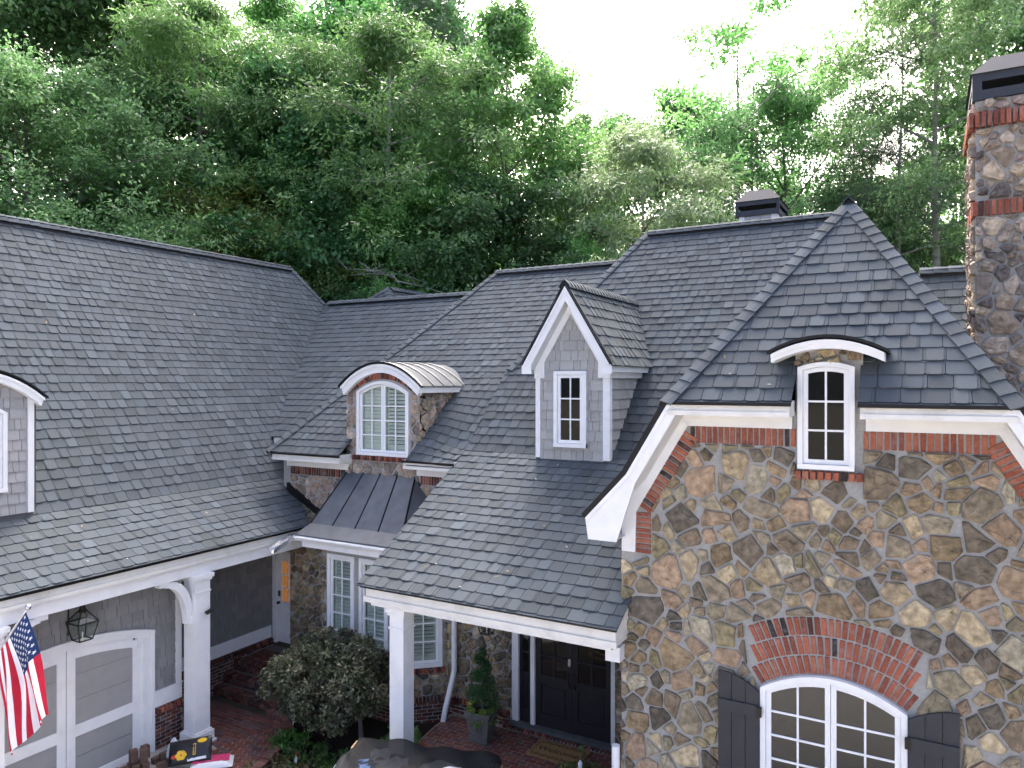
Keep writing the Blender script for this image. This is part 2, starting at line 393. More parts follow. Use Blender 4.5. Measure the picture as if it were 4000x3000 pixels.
shingles(main_roof, Fm, uv_front(main_pg, PB[0], t_m), seed=22)
shingles(main_roof, Fm, uv_front(east_pg, PB[0], t_m), seed=23)
caps(main_roof, (-5.6, 16.45, PR[1]), (-1.4, 16.45, PR[1]), Fm.N, (0, -Fm.N.y, Fm.N.z), seed=5, lift=.075)
caps(main_roof, (-7.47, 13.15, zm(13.15)), (-5.70, 16.45, PR[1]), Fm.N, (-.87, 0, .5), seed=6)
caps(main_roof, (-.1, 14.9, zm(14.9)), (6., 14.9, zm(14.9)), Fm.N, (0, -Fm.N.y, Fm.N.z), seed=7, lift=.075)
v_ = MB(); v_.box(-5.6, -1.4, 16.35, 16.55, PR[1] - .10, PR[1] + .055); v_.build('ridge_vent', 'drip_edge', main_roof)
v_ = MB(); v_.box(-.1, 6., 14.80, 15., zm(14.9) - .10, zm(14.9) + .055); v_.build('ridge_vent', 'drip_edge', main_roof)

LE, LT = (11.10, 4.85), .805                                          # link wing with the stone dormer
def zl(y): return LE[1] + (y - LE[0]) * LT
LR = (16.39, zl(16.39)); hx = lambda y: -12.2 + (y - 11.1) / 5.29 * 2.49
link_pgs = [[(-12.2, 11.08), (-10.2, 11.08), (-10.2, 13.1), (hx(13.1), 13.1)], [(-8.53, 11.08), (-7.5, 11.08), (-7.5, 13.1), (-8.53, 13.1)],
            [(-10.2, 12.5), (-8.53, 12.5), (-8.53, 13.1), (-10.2, 13.1)], [(hx(13.1), 13.1), (-7.5, 13.1), (-5.5, 16.39), (-9.71, 16.39)]]
d = MB()
for i, pg in enumerate(link_pgs):
    if i != 1: d.poly([(x, y, zl(y) - .004) for x, y in pg]); continue
    for ya, yb in ((11.08, 11.56), (11.56, 12.4), (12.4, 13.1)): d.poly([(x, y, min(zl(y), zm(y)) - .03) for x, y in ((-8.53, ya), (-7.5, ya), (-7.5, yb), (-8.53, yb))])
d.poly([(-9.71, 16.39, LR[1]), (-5.5, 16.39, LR[1]), (-5.5, 22., 4.6), (-10.5, 22., 4.6)])
d.poly([(-12.2, 11.1, LE[1]), (-9.71, 16.39, LR[1]), (-10.5, 22., 4.6), (-12.2, 16., 4.85)])
link_roof = roof('link_roof', d); Fl = slope_front(*LE, LT)
class Blend:                                  # the courses next to the porch roof ease down onto it
    def __call__(s, u, v, n=0.):
        p = Fl(u, v, n); q = min(1., max(0., (u + 8.45) / .9)); q = q * q * (3 - 2 * q); p.z -= max(0., zl(p.y) - zm(p.y) - .004) * q; return p
for i, pg in enumerate(link_pgs): shingles(link_roof, Blend() if i == 1 else Fl, uv_front(pg, LE[0], LT), seed=31 + i)
caps(link_roof, (-12.2, 11.1, LE[1]), (-9.71, 16.39, LR[1]), Fl.N, (-.87, 0, .5), seed=8)
caps(link_roof, (-9.65, 16.39, LR[1]), (-5.9, 16.39, LR[1]), Fl.N, (0, -Fl.N.y, Fl.N.z), seed=9, lift=.075)
v_ = MB(); v_.box(-9.6, -5.9, 16.29, 16.48, LR[1] - .10, LR[1] + .055); v_.build('ridge_vent', 'drip_edge', link_roof)

BE, BR = (12.0, 5.07), (16.7, 8.655); t_b = (BR[1] - BE[1]) / (BR[0] - BE[0])   # connector between garage and link wing
def zb(y): return BE[1] + (y - BE[0]) * t_b
conn_pg = [(-13.08, 12.), (-9.6, 12.), (-8., 16.7), (-15.92, 16.7)]
d = MB(); d.poly([(x, y, zb(y) - .004) for x, y in conn_pg]); d.poly([(-15.92, 16.7, BR[1]), (-8., 16.7, BR[1]), (-8., 21., 5.), (-15.92, 21., 5.)])
connector_roof = roof('connector_roof', d); Fb = slope_front(*BE, t_b)
shingles(connector_roof, Fb, uv_front(conn_pg, BE[0], t_b), e=.225, seed=41)
caps(connector_roof, (-15.7, 16.7, BR[1]), (-9., 16.7, BR[1]), Fb.N, (0, -Fb.N.y, Fb.N.z), seed=10, lift=.075)
v_ = MB(); v_.box(-15.2, -9., 16.60, 16.78, BR[1] - .10, BR[1] + .055); v_.build('ridge_vent', 'drip_edge', connector_roof)
# small cross wing whose peak shows above that ridge
ax, ay, az = -14.30, 17.7, 9.15
d = MB(); d.poly([(ax, ay, az), (-15.9, 16.4, 7.9), (-12.9, 16.4, 7.9)]); d.poly([(ax, ay, az), (-12.9, 16.4, 7.9), (-12.2, 22., 7.2), (ax, 22., az)])
d.poly([(ax, ay, az), (ax, 22., az), (-16.4, 22., 7.2), (-15.9, 16.4, 7.9)])
rear_roof = roof('rear_wing_roof', d)
Fq = Fr((ax, ay, az), (0, 1, 0), (-1.0, 0, 1.0))
shingles(rear_roof, Fq, [(0., 0.), (4.2, 0.), (4.2, -1.8), (-.9, -1.6)], seed=42)
Fq2 = Fr((ax, ay, az), (1, 0, 0), (0, 1.3, 1.25)); shingles(rear_roof, Fq2, [(0, 0), (-1.6, -1.8), (1.4, -1.8)], seed=43)
caps(rear_roof, (ax, ay + .1, az), (ax, 21., az), Fq.N, (-Fq.N.x, 0, Fq.N.z), seed=14, lift=.05)
caps(rear_roof, (-15.9, 16.4, 7.9), (ax, ay, az), Fq2.N, (-.7, 0, .7), seed=15)
caps(rear_roof, (-12.9, 16.4, 7.9), (ax, ay, az), Fq.N, Fq2.N, seed=16)

GX, GEY, GEZ = -.94, 8.40, 6.12; AP = (GX, 11.26, 8.89)              # clipped stone gable
t_h = (AP[2] - GEZ) / (AP[1] - GEY)
def zh(y): return GEZ + (y - GEY) * t_h
hl, hr = -2.65, .77
def hx_at(y, s): q = (y - GEY) / (AP[1] - GEY); return (hl if s < 0 else hr) * (1 - q) + GX * q
NY = 8.83
hip_pgs = [[(hl, GEY - .03), (-1.27, GEY - .03), (-1.27, NY), (hx_at(NY, -1), NY)], [(-.62, GEY - .03), (hr, GEY - .03), (hx_at(NY, 1), NY), (-.62, NY)],
           [(hx_at(NY, -1), NY), (hx_at(NY, 1), NY), (GX, AP[1])]]
RK = [(-2.65, 6.12), (-3.167, 5.25), (-3.70, 4.68)]                   # flared left rake (X, z); the right one mirrors it
mir = lambda p: (2 * GX - p[0], p[1])
d = MB()
for pg in hip_pgs: d.poly([(x, y, zh(y) - .004) for x, y in pg])
for f in (lambda p: p, mir):
    P0, P1, P2 = [f(p) for p in RK]
    d.poly([(P0[0], GEY, P0[1]), (P0[0], 15.7, P0[1]), (GX, 15.7, AP[2]), AP])
    d.poly([(P0[0], GEY, P0[1]), (P1[0], GEY, P1[1]), (P1[0], 12.5, P1[1]), (P0[0], 14., P0[1])])
    d.poly([(P1[0], GEY, P1[1]), (P2[0], GEY, P2[1]), (P2[0], 11.2, P2[1]), (P1[0], 12.5, P1[1])])
gable_roof = roof('gable_roof', d); Fh = slope_front(GEY, GEZ, t_h)
for i, pg in enumerate(hip_pgs): shingles(gable_roof, Fh, uv_front(pg, GEY, t_h), seed=51 + i)
NL, NRt = Vector((-1.62, 0, 1)), Vector((1.62, 0, 1))
caps(gable_roof, (hl - .03, GEY - .04, GEZ - .03), (hl * .05 + GX * .95, AP[1] - .17, AP[2] - .165), Fh.N, NL, e=.20, wd=.13, seed=17)
caps(gable_roof, (hr + .03, GEY - .04, GEZ - .03), (hr * .05 + GX * .95, AP[1] - .17, AP[2] - .165), Fh.N, NRt, e=.20, wd=.13, seed=18)
caps(gable_roof, (GX, 11.12, AP[2] - .05), (GX, 13.4, AP[2] - .0), NL, NRt, e=.2, seed=19, lift=.02, wd=.15)
# side slopes of that wing get courses too (they show only from the side)
for s, off in ((-1, 0), (1, 1)):
    x0 = RK[0][0] if s < 0 else mir(RK[0])[0]
    Fs = Fr((x0, GEY, 6.12), (0, -s * -1, 0), (-s * -1 * 0 + (1.71 if s < 0 else -1.71), 0, 2.77))
    if s < 0: Fs = Fr((x0, GEY, 6.12), (0, -1, 0), (1.71, 0, 2.77)); pg = [(0, 0), (-AP[1] + GEY, 3.25), (-5.6, 3.25), (-5.6, 0)]
    else: Fs = Fr((x0, GEY, 6.12), (0, 1, 0), (-1.71, 0, 2.77)); pg = [(0, 0), (5.6, 0), (5.6, 3.25), (AP[1] - GEY, 3.25)]
    shingles(gable_roof, Fs, pg, seed=55 + off)

for q, (a_, b_) in enumerate(((0, 1), (1, 2))):      # flared feet of the side slopes
    for s in (-1, 1):
        A_, B_ = (RK[a_], RK[b_]) if s < 0 else (mir(RK[a_]), mir(RK[b_])); L_ = math.hypot(A_[0] - B_[0], A_[1] - B_[1]); ln = 5.2 if q == 0 else 3.6
        if s < 0: shingles(gable_roof, Fr((B_[0], GEY, B_[1]), (0, -1, 0), (A_[0] - B_[0], 0, A_[1] - B_[1])), [(-ln, 0), (0, 0), (0, L_), (-ln, L_)], seed=57 + q)
        else: shingles(gable_roof, Fr((B_[0], GEY, B_[1]), (0, 1, 0), (A_[0] - B_[0], 0, A_[1] - B_[1])), [(0, 0), (ln, 0), (ln, L_), (0, L_)], seed=59 + q)

def drip(F, pts, w=.05, n0=-.02, n1=.03, parent=None, name='drip_edge', m='drip_edge'):
    o = offset_line(pts, w); return MB().strip(F, pts, o, n0, n1).build(name, m, parent or house)
def offset_line(pts, w):
    """offset a polyline to its right-hand side by w (mitred)"""
    out = []; k = len(pts)
    for i in range(k):
        ns = []
        for a, b in ((i - 1, i), (i, i + 1)):
            if 0 <= a and b < k:
                dx, dy = pts[b][0] - pts[a][0], pts[b][1] - pts[a][1]; l = math.hypot(dx, dy); ns.append((dy / l, -dx / l))
        nx = sum(n[0] for n in ns) / len(ns); ny = sum(n[1] for n in ns) / len(ns); q = nx * nx + ny * ny
        out.append((pts[i][0] + nx * w / q, pts[i][1] + ny * w / q))
    return out

# ---------------------------------------------------------------- eaves: fascias, soffits, friezes
def eave_y(x0, x1, Y, z, wallY, frieze=.17, fh=.15, m='eave_trim', ends=True):
    """white eave running along X: fascia with a crown lip, soffit back to the wall, frieze board"""
    mb = MB(); mb.box(x0, x1, Y, Y + .03, z - fh, z - .005); mb.box(x0, x1, Y - .02, Y - .001, z - fh - .003, z - fh + .05)
    if ends:
        mb.box(x0 + .001, x0 + .021, Y + .031, wallY - .031, z - fh + .001, z + .02); mb.box(x1 - .021, x1 - .001, Y + .031, wallY - .031, z - fh + .001, z + .02)
    mb.build('fascia', m, house)
    MB().box(x0 + .022, x1 - .022, Y + .031, wallY - .031, z - fh + .012, z - fh + .03).build('soffit', 'soffit', house)
    if frieze: MB().box(x0 + .03, x1 - .03, wallY - .03, wallY - .004, z - fh - frieze, z - fh + .01).build('frieze_board', 'white_trim', house)
    MB().box(x0 - .02, x1 + .02, Y - .035, Y - .021, z - .035, z + .003).build('drip_edge', 'drip_edge', house)

eave_y(hl + .02, -1.29, GEY - .02, GEZ - .01, 8.80, frieze=.15)
eave_y(-.60, hr - .02, GEY - .02, GEZ - .01, 8.80, frieze=.15)
eave_y(-12.05, -10.18, LE[0], LE[1], 11.50)
eave_y(-8.59, -7.45, LE[0], LE[1], 11.50)
MB().box(-13.0, -12.0, BE[0] + .01, BE[0] + .04, BE[1] - .2, BE[1] - .01).build('fascia', 'eave_trim', house)
# porch eave, beam, ceiling and column
mb = MB(); mb.box(-7.16, -3.27, 8.36, 8.40, 3.13, 3.36); mb.box(-7.18, -3.25, 8.335, 8.359, 3.125, 3.20)
mb.prism(side(-3.29), [(8.401, 3.13), (8.80, 3.13), (8.80, 3.62), (8.401, 3.41)], 0, .02)
mb.prism(side(-7.16), [(8.401, 3.13), (11.4, 3.13), (11.4, 4.85), (8.401, 3.36)], 0, .02); mb.build('fascia', 'eave_trim', house)
MB().box(-7.22, -3.24, 8.30, 8.334, 3.335, 3.372).build('drip_edge', 'drip_edge', house)
mb = MB(); mb.box(-7.13, -3.36, 8.44, 8.80, 3.05, 3.129); mb.box(-3.50, -3.31, 8.60, 8.81, 2.86, 3.048); mb.build('porch_beam', 'white_trim', house)
MB().box(-7.13, -3.37, 8.81, 11.38, 3.09, 3.12).build('porch_ceiling', 'soffit', house)
# garage eave along Y
mb = MB(); mb.box(-11.04, -11.0, 2.5, 10.93, 3.20, 3.40); mb.box(-10.999, -10.975, 2.5, 10.93, 3.195, 3.25); mb.build('fascia', 'eave_trim', house)
MB().box(-10.975, -10.955, 2.5, 10.95, 3.355, 3.41).build('drip_edge', 'drip_edge', house)
MB().box(-12.6, -11.041, 2.5, 11.3, 3.19, 3.215).build('soffit', 'soffit', house)
MB().box(-11.28, -11.045, 2.5, 11.3, 2.98, 3.188).build('porch_beam', 'white_trim', house)

# rakes of the clipped gable
for f in (lambda p: p, mir):
    F = front(GEY); pts = [f(p) for p in RK]; sgn = 1 if pts[0][0] < GX else -1
    L = pts if sgn < 0 else pts
    off = lambda a: offset_line(pts, a * (-1 if sgn > 0 else 1) * 1.)
    off = (lambda a: offset_line(pts, -a)) if sgn > 0 else (lambda a: offset_line(pts, a))
    MB().strip(F, off(-.035), off(.03), -.06, .035).build('drip_edge', 'drip_edge', house)
    mb = MB(); mb.strip(F, off(.031), off(.175), -.01, .02); mb.strip(F, off(.032), off(.075), .0205, .036); mb.strip(F, off(.076), off(.092), .0205, .028)
    P2 = pts[2]; zb_ = 4.40
    q = [off(.031)[2], (P2[0] + sgn * .06, zb_), (P2[0] + sgn * .43, zb_), off(.172)[1]]
    if sgn < 0: q = q[::-1]
    mb.prism(F, q, -.012, .018)
    mb.build('rake_board', 'white_trim', house)
    mb = MB(); mb.strip(F, off(.15), off(.178), -.395, -.011)
    mb.fbox(F, min(P2[0] + sgn * .06, P2[0] + sgn * .40), max(P2[0] + sgn * .06, P2[0] + sgn * .40), zb_ + .002, zb_ + .02, -.39, -.013); mb.build('soffit', 'soffit', house)
    MB().fbox(front(8.80), *sorted((f((-2.66, 0))[0], f((-2.36, 0))[0])), 5.952, 6.06, .004, .37).build('soffit', 'soffit', house)
    Fw = front(8.80); a = [(-2.42, 5.95), (-3.00, 4.86), (-3.02, 4.215)]; b = [(-2.585, 6.0), (-3.20, 4.87), (-3.355, 4.215)]
    a2 = [(-2.50, 5.83), (-3.16, 4.72), (-3.17, 4.215)]; b2 = [(-2.66, 5.97), (-3.345, 4.80), (-3.345, 4.215)]
    MB().strip(Fw, [f(p) for p in a2], [f(p) for p in b2], .004, .036).build('frieze_board', 'white_trim', house)
# ---------------------------------------------------------------- fieldstone
STC = [(0.289, 0.219, 0.133), (0.186, 0.149, 0.103), (0.357, 0.285, 0.179), (0.158, 0.131, 0.095), (0.242, 0.201, 0.140), (0.291, 0.248, 0.170), (0.443, 0.363, 0.231), (0.209, 0.164, 0.112), (0.342, 0.248, 0.164), (0.141, 0.122, 0.094), (0.282, 0.238, 0.139), (0.393, 0.350, 0.251), (0.247, 0.188, 0.113), (0.306, 0.223, 0.147), (0.231, 0.199, 0.131)]
def stones(parent, F, poly, size=.30, holes=(), extra=None, seed=1, depth=.045, joint=.017, pal=STC):
    """Irregular fieldstones: cells of a weighted Voronoi diagram, shrunk for the mortar joint, with a chipped, faceted face."""
    r = random.Random(seed); us = [p[0] for p in poly]; vs = [p[1] for p in poly]
    u0, u1, v0, v1 = min(us) - size, max(us) + size, min(vs) - size, max(vs) + size
    pts = []; tries = 0
    while tries < 9000:
        tries += 1; p = (r.uniform(u0, u1), r.uniform(v0, v1)); rr = size * r.choice((.22, .28, .36, .42, .46, .52, .60, .78))
        if all((p[0] - q[0]) ** 2 + ((p[1] - q[1]) * 1.15) ** 2 > ((rr + q[2]) * .80) ** 2 for q in pts): pts.append((p[0], p[1], rr, r.uniform(1., 1.75), r.uniform(-.9, .9) if r.random() < .75 else r.uniform(0, 3.14)))
    def reach(q, th): a = th - q[4]; return q[2] / math.sqrt((math.cos(a) / q[3]) ** 2 + math.sin(a) ** 2)
    bound = {}
    for i, P in enumerate(pts):
        x, y, rr = P[:3]
        cell = [(x - 2.2 * size, y - 2.2 * size), (x + 2.2 * size, y - 2.2 * size), (x + 2.2 * size, y + 2.2 * size), (x - 2.2 * size, y + 2.2 * size)]
        for j, Q in enumerate(pts):
            if i == j or abs(Q[0] - x) + abs(Q[1] - y) > 4.2 * size: continue
            k_ = (min(i, j), max(i, j))
            if k_ not in bound:
                A_, B_ = pts[k_[0]], pts[k_[1]]; th = math.atan2(B_[1] - A_[1], B_[0] - A_[0]); ra, rb = reach(A_, th), reach(B_, th); q = min(.72, max(.28, ra / (ra + rb)))
                bound[k_] = (A_[0] + (B_[0] - A_[0]) * q, A_[1] + (B_[1] - A_[1]) * q, th + r.uniform(-.36, .36), joint * r.uniform(.35, 1.05))
            bx, by, th, jt = bound[k_]; nx, ny = math.cos(th), math.sin(th)
            if k_[0] != i: nx, ny = -nx, -ny
            cell = clip_half(cell, nx, ny, nx * bx + ny * by - jt)
            if not cell: break
        if not cell: continue
        cell = clip_conv(cell, poly)
        if not cell: continue
        if extra: cell = extra(cell)
        for h in holes:
            if not cell: break
            if not clip_conv(cell, h): continue
            best = []; k = len(h); sg = 1 if area2(h) > 0 else -1
            for q in range(k):
                a, b = h[q], h[(q + 1) % k]; nx, ny = (b[1] - a[1]) * sg, -(b[0] - a[0]) * sg
                l = math.hypot(nx, ny)
                if l < 1e-6: continue
                c2 = clip_half(cell, -nx / l, -ny / l, -(nx * a[0] + ny * a[1]) / l - .01)
                if c2 and abs(area2(c2)) > (abs(area2(best)) if best else 0): best = c2
            cell = best
        if not cell or abs(area2(cell)) < .0035: continue
        if area2(cell) < 0: cell = cell[::-1]
        # chip the outline
        out = []; k = len(cell); cx = sum(p[0] for p in cell) / k; cy = sum(p[1] for p in cell) / k
        for q in range(k):
            a, b = cell[q], cell[(q + 1) % k]; l = math.hypot(b[0] - a[0], b[1] - a[1])
            ca = r.uniform(.02, .09)
            for t in ((ca, 1 - ca) if l < .12 else (ca, r.uniform(.35, .65), 1 - ca)):
                px, py = a[0] + (b[0] - a[0]) * t, a[1] + (b[1] - a[1]) * t; s = 1 - r.uniform(-.03, .05)
                out.append((cx + (px - cx) * s, cy + (py - cy) * s))
        n = len(out); d = depth * r.uniform(.55, 1.25); tlt = (r.uniform(-.03, .03), r.uniform(-.03, .03))
        def ring(s, h, jit): return [F(cx + (p[0] - cx) * s, cy + (p[1] - cy) * s, h * r.uniform(1 - jit, 1 + jit) + tlt[0] * (p[0] - cx) + tlt[1] * (p[1] - cy)) for p in out]
        col = shade(r.choice(pal), r.uniform(.8, 1.2))
        mb = MB(); A = [F(p[0], p[1], -.012) for p in out]; B = ring(.97, d * .60, .25); C_ = ring(r.uniform(.72, .88), d, .26); D_ = ring(.40, d * 1.1, .25)
        fs = []
        for lv in range(3): fs += [(lv * n + q, lv * n + (q + 1) % n, (lv + 1) * n + (q + 1) % n, (lv + 1) * n + q) for q in range(n)]
        fs.append(tuple(range(3 * n, 4 * n)))
        mb.add(A + B + C_ + D_, fs, col)
        piece('stone', parent, mb)

BRC = [(.31, .098, .058), (.27, .084, .052), (.34, .112, .068), (.23, .078, .054), (.32, .122, .075), (.29, .092, .058)]
BRD = [(.085, .038, .032), (.045, .036, .034)]
BRO = [(.105, .040, .030), (.085, .036, .030), (.125, .045, .033), (.065, .036, .033), (.14, .052, .036)]      # the older, browner brick low on the house
def brick1(parent, F, c, ax, L, T, n0, n1, r, pal=BRC, pool='brick', dark=.07):
    """one brick centred at c in frame F, its long axis along ax, slightly worn"""
    l = math.hypot(*ax); a = (ax[0] / l, ax[1] / l); b = (-a[1], a[0]); j = .006
    j = min(.006, .12 * min(L, T)); P = [(c[0] + a[0] * sx * L / 2 + b[0] * sy * T / 2, c[1] + a[1] * sx * L / 2 + b[1] * sy * T / 2) for sx, sy in ((-1, -1), (1, -1), (1, 1), (-1, 1))]
    P = [(p[0] + r.uniform(-j, j) * .6, p[1] + r.uniform(-j, j) * .6) for p in P]
    Q = [(p[0] + (c[0] - p[0]) * .045, p[1] + (c[1] - p[1]) * .045) for p in P]; h = n1 + r.uniform(-.004, .004)
    col = shade(r.choice(BRD if r.random() < dark else pal), r.uniform(.8, 1.2))
    mb = MB(); mb.add([F(*p, n0) for p in P] + [F(*p, h - .005) for p in P] + [F(*q, h) for q in Q],
                      [(8, 9, 10, 11)] + [(i, (i + 1) % 4, 4 + (i + 1) % 4, 4 + i) for i in range(4)] + [(4 + i, 4 + (i + 1) % 4, 8 + (i + 1) % 4, 8 + i) for i in range(4)], col)
    piece(pool, parent, mb)
def soldier_line(parent, F, a, b, width, n1, seed, pitch=.069, pal=BRC, skip=None, dark=.07, n0=-.01):
    """bricks laid side by side along a-b, standing across it (width to the left of the line)"""
    r = random.Random(seed); dx, dy = b[0] - a[0], b[1] - a[1]; L = math.hypot(dx, dy); n = max(1, int(round(L / pitch))); dx /= L; dy /= L
    for i in range(n):
        s = (i + .5) * L / n; c = (a[0] + dx * s - dy * width / 2, a[1] + dy * s + dx * width / 2)
        if skip and skip(c): continue
        brick1(parent, F, c, (-dy, dx), width - .012, L / n - .019, n0, n1, r, pal, dark=dark)
def brick_field(parent, F, u0, u1, v0, v1, n1, seed, pal=BRO, bl=.203, bh=.0675, pool='brick', inside=None):
    r = random.Random(seed); k = 0; v = v0
    while v < v1 - .02:
        u = u0 - (.5 * bl if k % 2 else 0); hh = min(bh, v1 - v)
        while u < u1:
            a, b = max(u, u0), min(u + bl, u1)
            if b - a > .03 and (inside is None or inside(.5 * (a + b), v + hh / 2)):
                brick1(parent, F, (.5 * (a + b), v + hh / 2), (1, 0), b - a - .014, hh - .014, -.01, n1, r, pal, pool=pool, dark=.12)
            u += bl
        v += bh; k += 1

# ---------------------------------------------------------------- shakes
def shakes(parent, F, poly, ex=.17, seed=1, col=(.30, .305, .315), rowh=None):
    r = random.Random(seed); vs = [p[1] for p in poly]; us = [p[0] for p in poly]; v = min(vs)
    while v < max(vs):
        u = min(us) - r.random() * .2
        while u < max(us):
            wd = r.choice((.09, .13, .16, .2, .25)); pg = clip_conv([(u + .0035, v), (u + wd - .0035, v), (u + wd - .0035, v + ex), (u + .0035, v + ex)], poly); u += wd
            if not pg or abs(area2(pg)) < .0008: continue
            if area2(pg) < 0: pg = pg[::-1]
            n = len(pg); lo = r.uniform(.020, .030); dz = 0
            hh = [lo + (.004 - lo) * (p[1] - v) / ex for p in pg]
            mb = MB(); mb.add([F(p[0], p[1], h) for p, h in zip(pg, hh)] + [F(p[0], p[1], -.002) for p in pg],
                              [tuple(range(n))] + [(i, n + i, n + (i + 1) % n, (i + 1) % n) for i in range(n)], shade(col, r.uniform(.9, 1.1)))
            piece('shake', parent, mb)
        v += ex

# ---------------------------------------------------------------- windows
def arc(u0, u1, z, rise, k=14):
    c, h = (u0 + u1) / 2, (u1 - u0) / 2
    return [(u0 + (u1 - u0) * i / k, z + rise * (1 - ((u0 + (u1 - u0) * i / k - c) / h) ** 2)) for i in range(k + 1)]
def window(name, F, u0, u1, v0, v1, rise=0., cols=2, rows=3, leaves=1, cas=.075, sash=.045, mun=.022, glass='dark_glass', louvers=False, proud=.03, rec=.05, label=None, lv_gap=.072, open_=.55, room=True):
    """v1 is the springing height at the sides; parts: casing (the part itself), sash, muntin, pane, louver"""
    top = arc(u0, u1, v1, rise); c, h = (u0 + u1) / 2, (u1 - u0) / 2
    zt = lambda u, d=0: v1 + rise * (1 - ((u - c) / h) ** 2) - d
    mb = MB(); A = [(u0, v0)] + top + [(u1, v0)]; a0, a1 = u0 + cas, u1 - cas
    inner = [(a0, v0 + cas)] + [(min(max(p[0], a0), a1), zt(min(max(p[0], a0), a1)) - cas) for p in top] + [(a1, v0 + cas)]
    mb.strip(F, A, inner, -rec - .05, proud); mb.fbox(F, u0, u1, v0, v0 + cas - .001, -rec - .05, proud + .012)
    wobj = mb.build(name, 'white_trim', house)
    if label: wobj['label'] = label
    lw = (a1 - a0) / leaves
    for li in range(leaves):
        b0, b1 = a0 + li * lw + .003, a0 + (li + 1) * lw - .003; s0, s1 = b0 + sash, b1 - sash; vb = v0 + cas + .003
        tl = [b0 + (b1 - b0) * i / 8 for i in range(9)]
        mb = MB(); Ao = [(b0, vb)] + [(u, zt(u) - cas - .003) for u in tl] + [(b1, vb)]
        Ai = [(s0, vb + sash)] + [(min(max(u, s0), s1), zt(min(max(u, s0), s1)) - cas - sash) for u in tl] + [(s1, vb + sash)]
        mb.strip(F, Ao, Ai, -rec - .02, -rec + .025); mb.fbox(F, b0 + .001, b1 - .001, vb, vb + sash - .001, -rec - .02, -rec + .026); mb.build('sash', 'white_trim', wobj)
        g0, vh = vb + sash, zt(c) - cas - sash
        lowtop = min(zt(s0), zt(s1)) - cas - sash; rh = ((zt((s0 + s1) / 2) - cas - sash) * .5 + lowtop * .5 - g0) / rows; cw = (s1 - s0) / cols
        for q in range(1, cols):
            u = s0 + cw * q; MB().fbox(F, u - mun / 2, u + mun / 2, g0, zt(u) - cas - sash, -rec - .006, -rec + .016).build('muntin', 'white_trim', wobj)
        for q in range(1, rows): MB().fbox(F, s0, s1, g0 + rh * q - mun / 2, g0 + rh * q + mun / 2, -rec - .005, -rec + .0165).build('muntin', 'white_trim', wobj)
        for i in range(cols):
            for j in range(rows):
                p0, p1 = s0 + cw * i, s0 + cw * (i + 1); q0 = g0 + rh * j
                if j == rows - 1: pg = [(p0, q0)] + [(p1, q0)] + [(p1 + (p0 - p1) * k / 6, zt(p1 + (p0 - p1) * k / 6) - cas - sash + .01) for k in range(7)]
                else: pg = [(p0, q0), (p1, q0), (p1, q0 + rh), (p0, q0 + rh)]
                MB().prism(F, pg, -rec - .004, -rec + .002).build('pane', glass, wobj)
        if louvers:
            n_ = -rec - .06; mb = MB(); ft = .03
            mb.fbox(F, s0 - .01, s0 + ft, g0 - .02, vh, n_ - .02, n_ + .01); mb.fbox(F, s1 - ft, s1 + .01, g0 - .02, vh, n_ - .02, n_ + .01)
            mb.fbox(F, s0 + ft, s1 - ft, g0 - .02, g0 + .07, n_ - .02, n_ + .01); mb.build('shutter_frame', 'louver', wobj)
            v = g0 + .09
            ang = open_ if li == leaves - 1 else open_ * .25
            while v < vh - .02:
                ca, sa = math.cos(ang), math.sin(ang); hw = .034
                mb = MB(); m_ = []
                for nn, vv in ((hw * sa - .003, -hw * ca), (hw * sa + .004, -hw * ca), (-hw * sa + .004, hw * ca), (-hw * sa - .003, hw * ca)): m_.append((vv, nn))
                P = [F(s0 + ft, v + a, n_ + b) for a, b in m_] + [F(s1 - ft, v + a, n_ + b) for a, b in m_]
                mb.add(P, [(0, 1, 2, 3), (7, 6, 5, 4)] + [(i, (i + 1) % 4, 4 + (i + 1) % 4, 4 + i)[::-1] for i in range(4)])
                mb.build('louver', 'louver', wobj); v += lv_gap
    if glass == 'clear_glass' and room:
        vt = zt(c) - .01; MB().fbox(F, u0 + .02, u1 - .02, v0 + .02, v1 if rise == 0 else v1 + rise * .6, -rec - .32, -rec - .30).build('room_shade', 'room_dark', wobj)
    return wobj

# ---------------------------------------------------------------- stone gable wall
Fw = front(8.80); WL, WR = -3.36, 1.48
wall_pg = [(WL, -.05), (WR, -.05), (WR, 4.20), (.98, 4.95), (.60, 5.60), (-2.48, 5.60), (-2.86, 4.95), (WL, 4.20)]
mb = MB(); mb.prism(Fw, [(WL, -.05), (WR, -.05), (WR, 4.9), (.74, 6.0), (-2.62, 6.0), (WL, 4.9)], -.25, 0.); mb.prism(Fw, [(-1.285, 6.001), (-.60, 6.001), (-.60, 6.70), (-1.285, 6.70)], -.25, 0.)
mb.prism(side(WL), [(8.9, -.05), (11.3, -.05), (11.3, 4.6), (8.9, 4.6)], 0, .25)
mb.prism(side(WR), [(8.801, -.05), (14., -.05), (14., 4.7), (8.801, 4.7)], -.25, 0.); mb.box(WR, 6., 12.0, 12.2, -.05, 5.3)
gable_wall = mb.build('gable_wall', 'mortar', house)
stones(gable_wall, side(WR), [(8.81, 0), (12., 0), (12., 4.4), (8.81, 4.4)], size=.40, seed=7); stones(gable_wall, front(12.0), [(WR + .05, 0), (6., 0), (6., 5.1), (WR + .05, 5.1)], size=.42, seed=8)
awin = (-1.66, -.175, 1.40, 2.85, .24)                                 # lower window u0 u1 v0 spring rise
def cut_rake(cell):
    zc = sum(p[1] for p in cell) / len(cell)
    if zc > 4.15:
        for s in (1, -1):
            xb = -2.955 if s > 0 else 2 * GX + 2.955
            cell = clip_half(cell, -s, 0, -s * xb)
            if not cell: return cell
    return cell
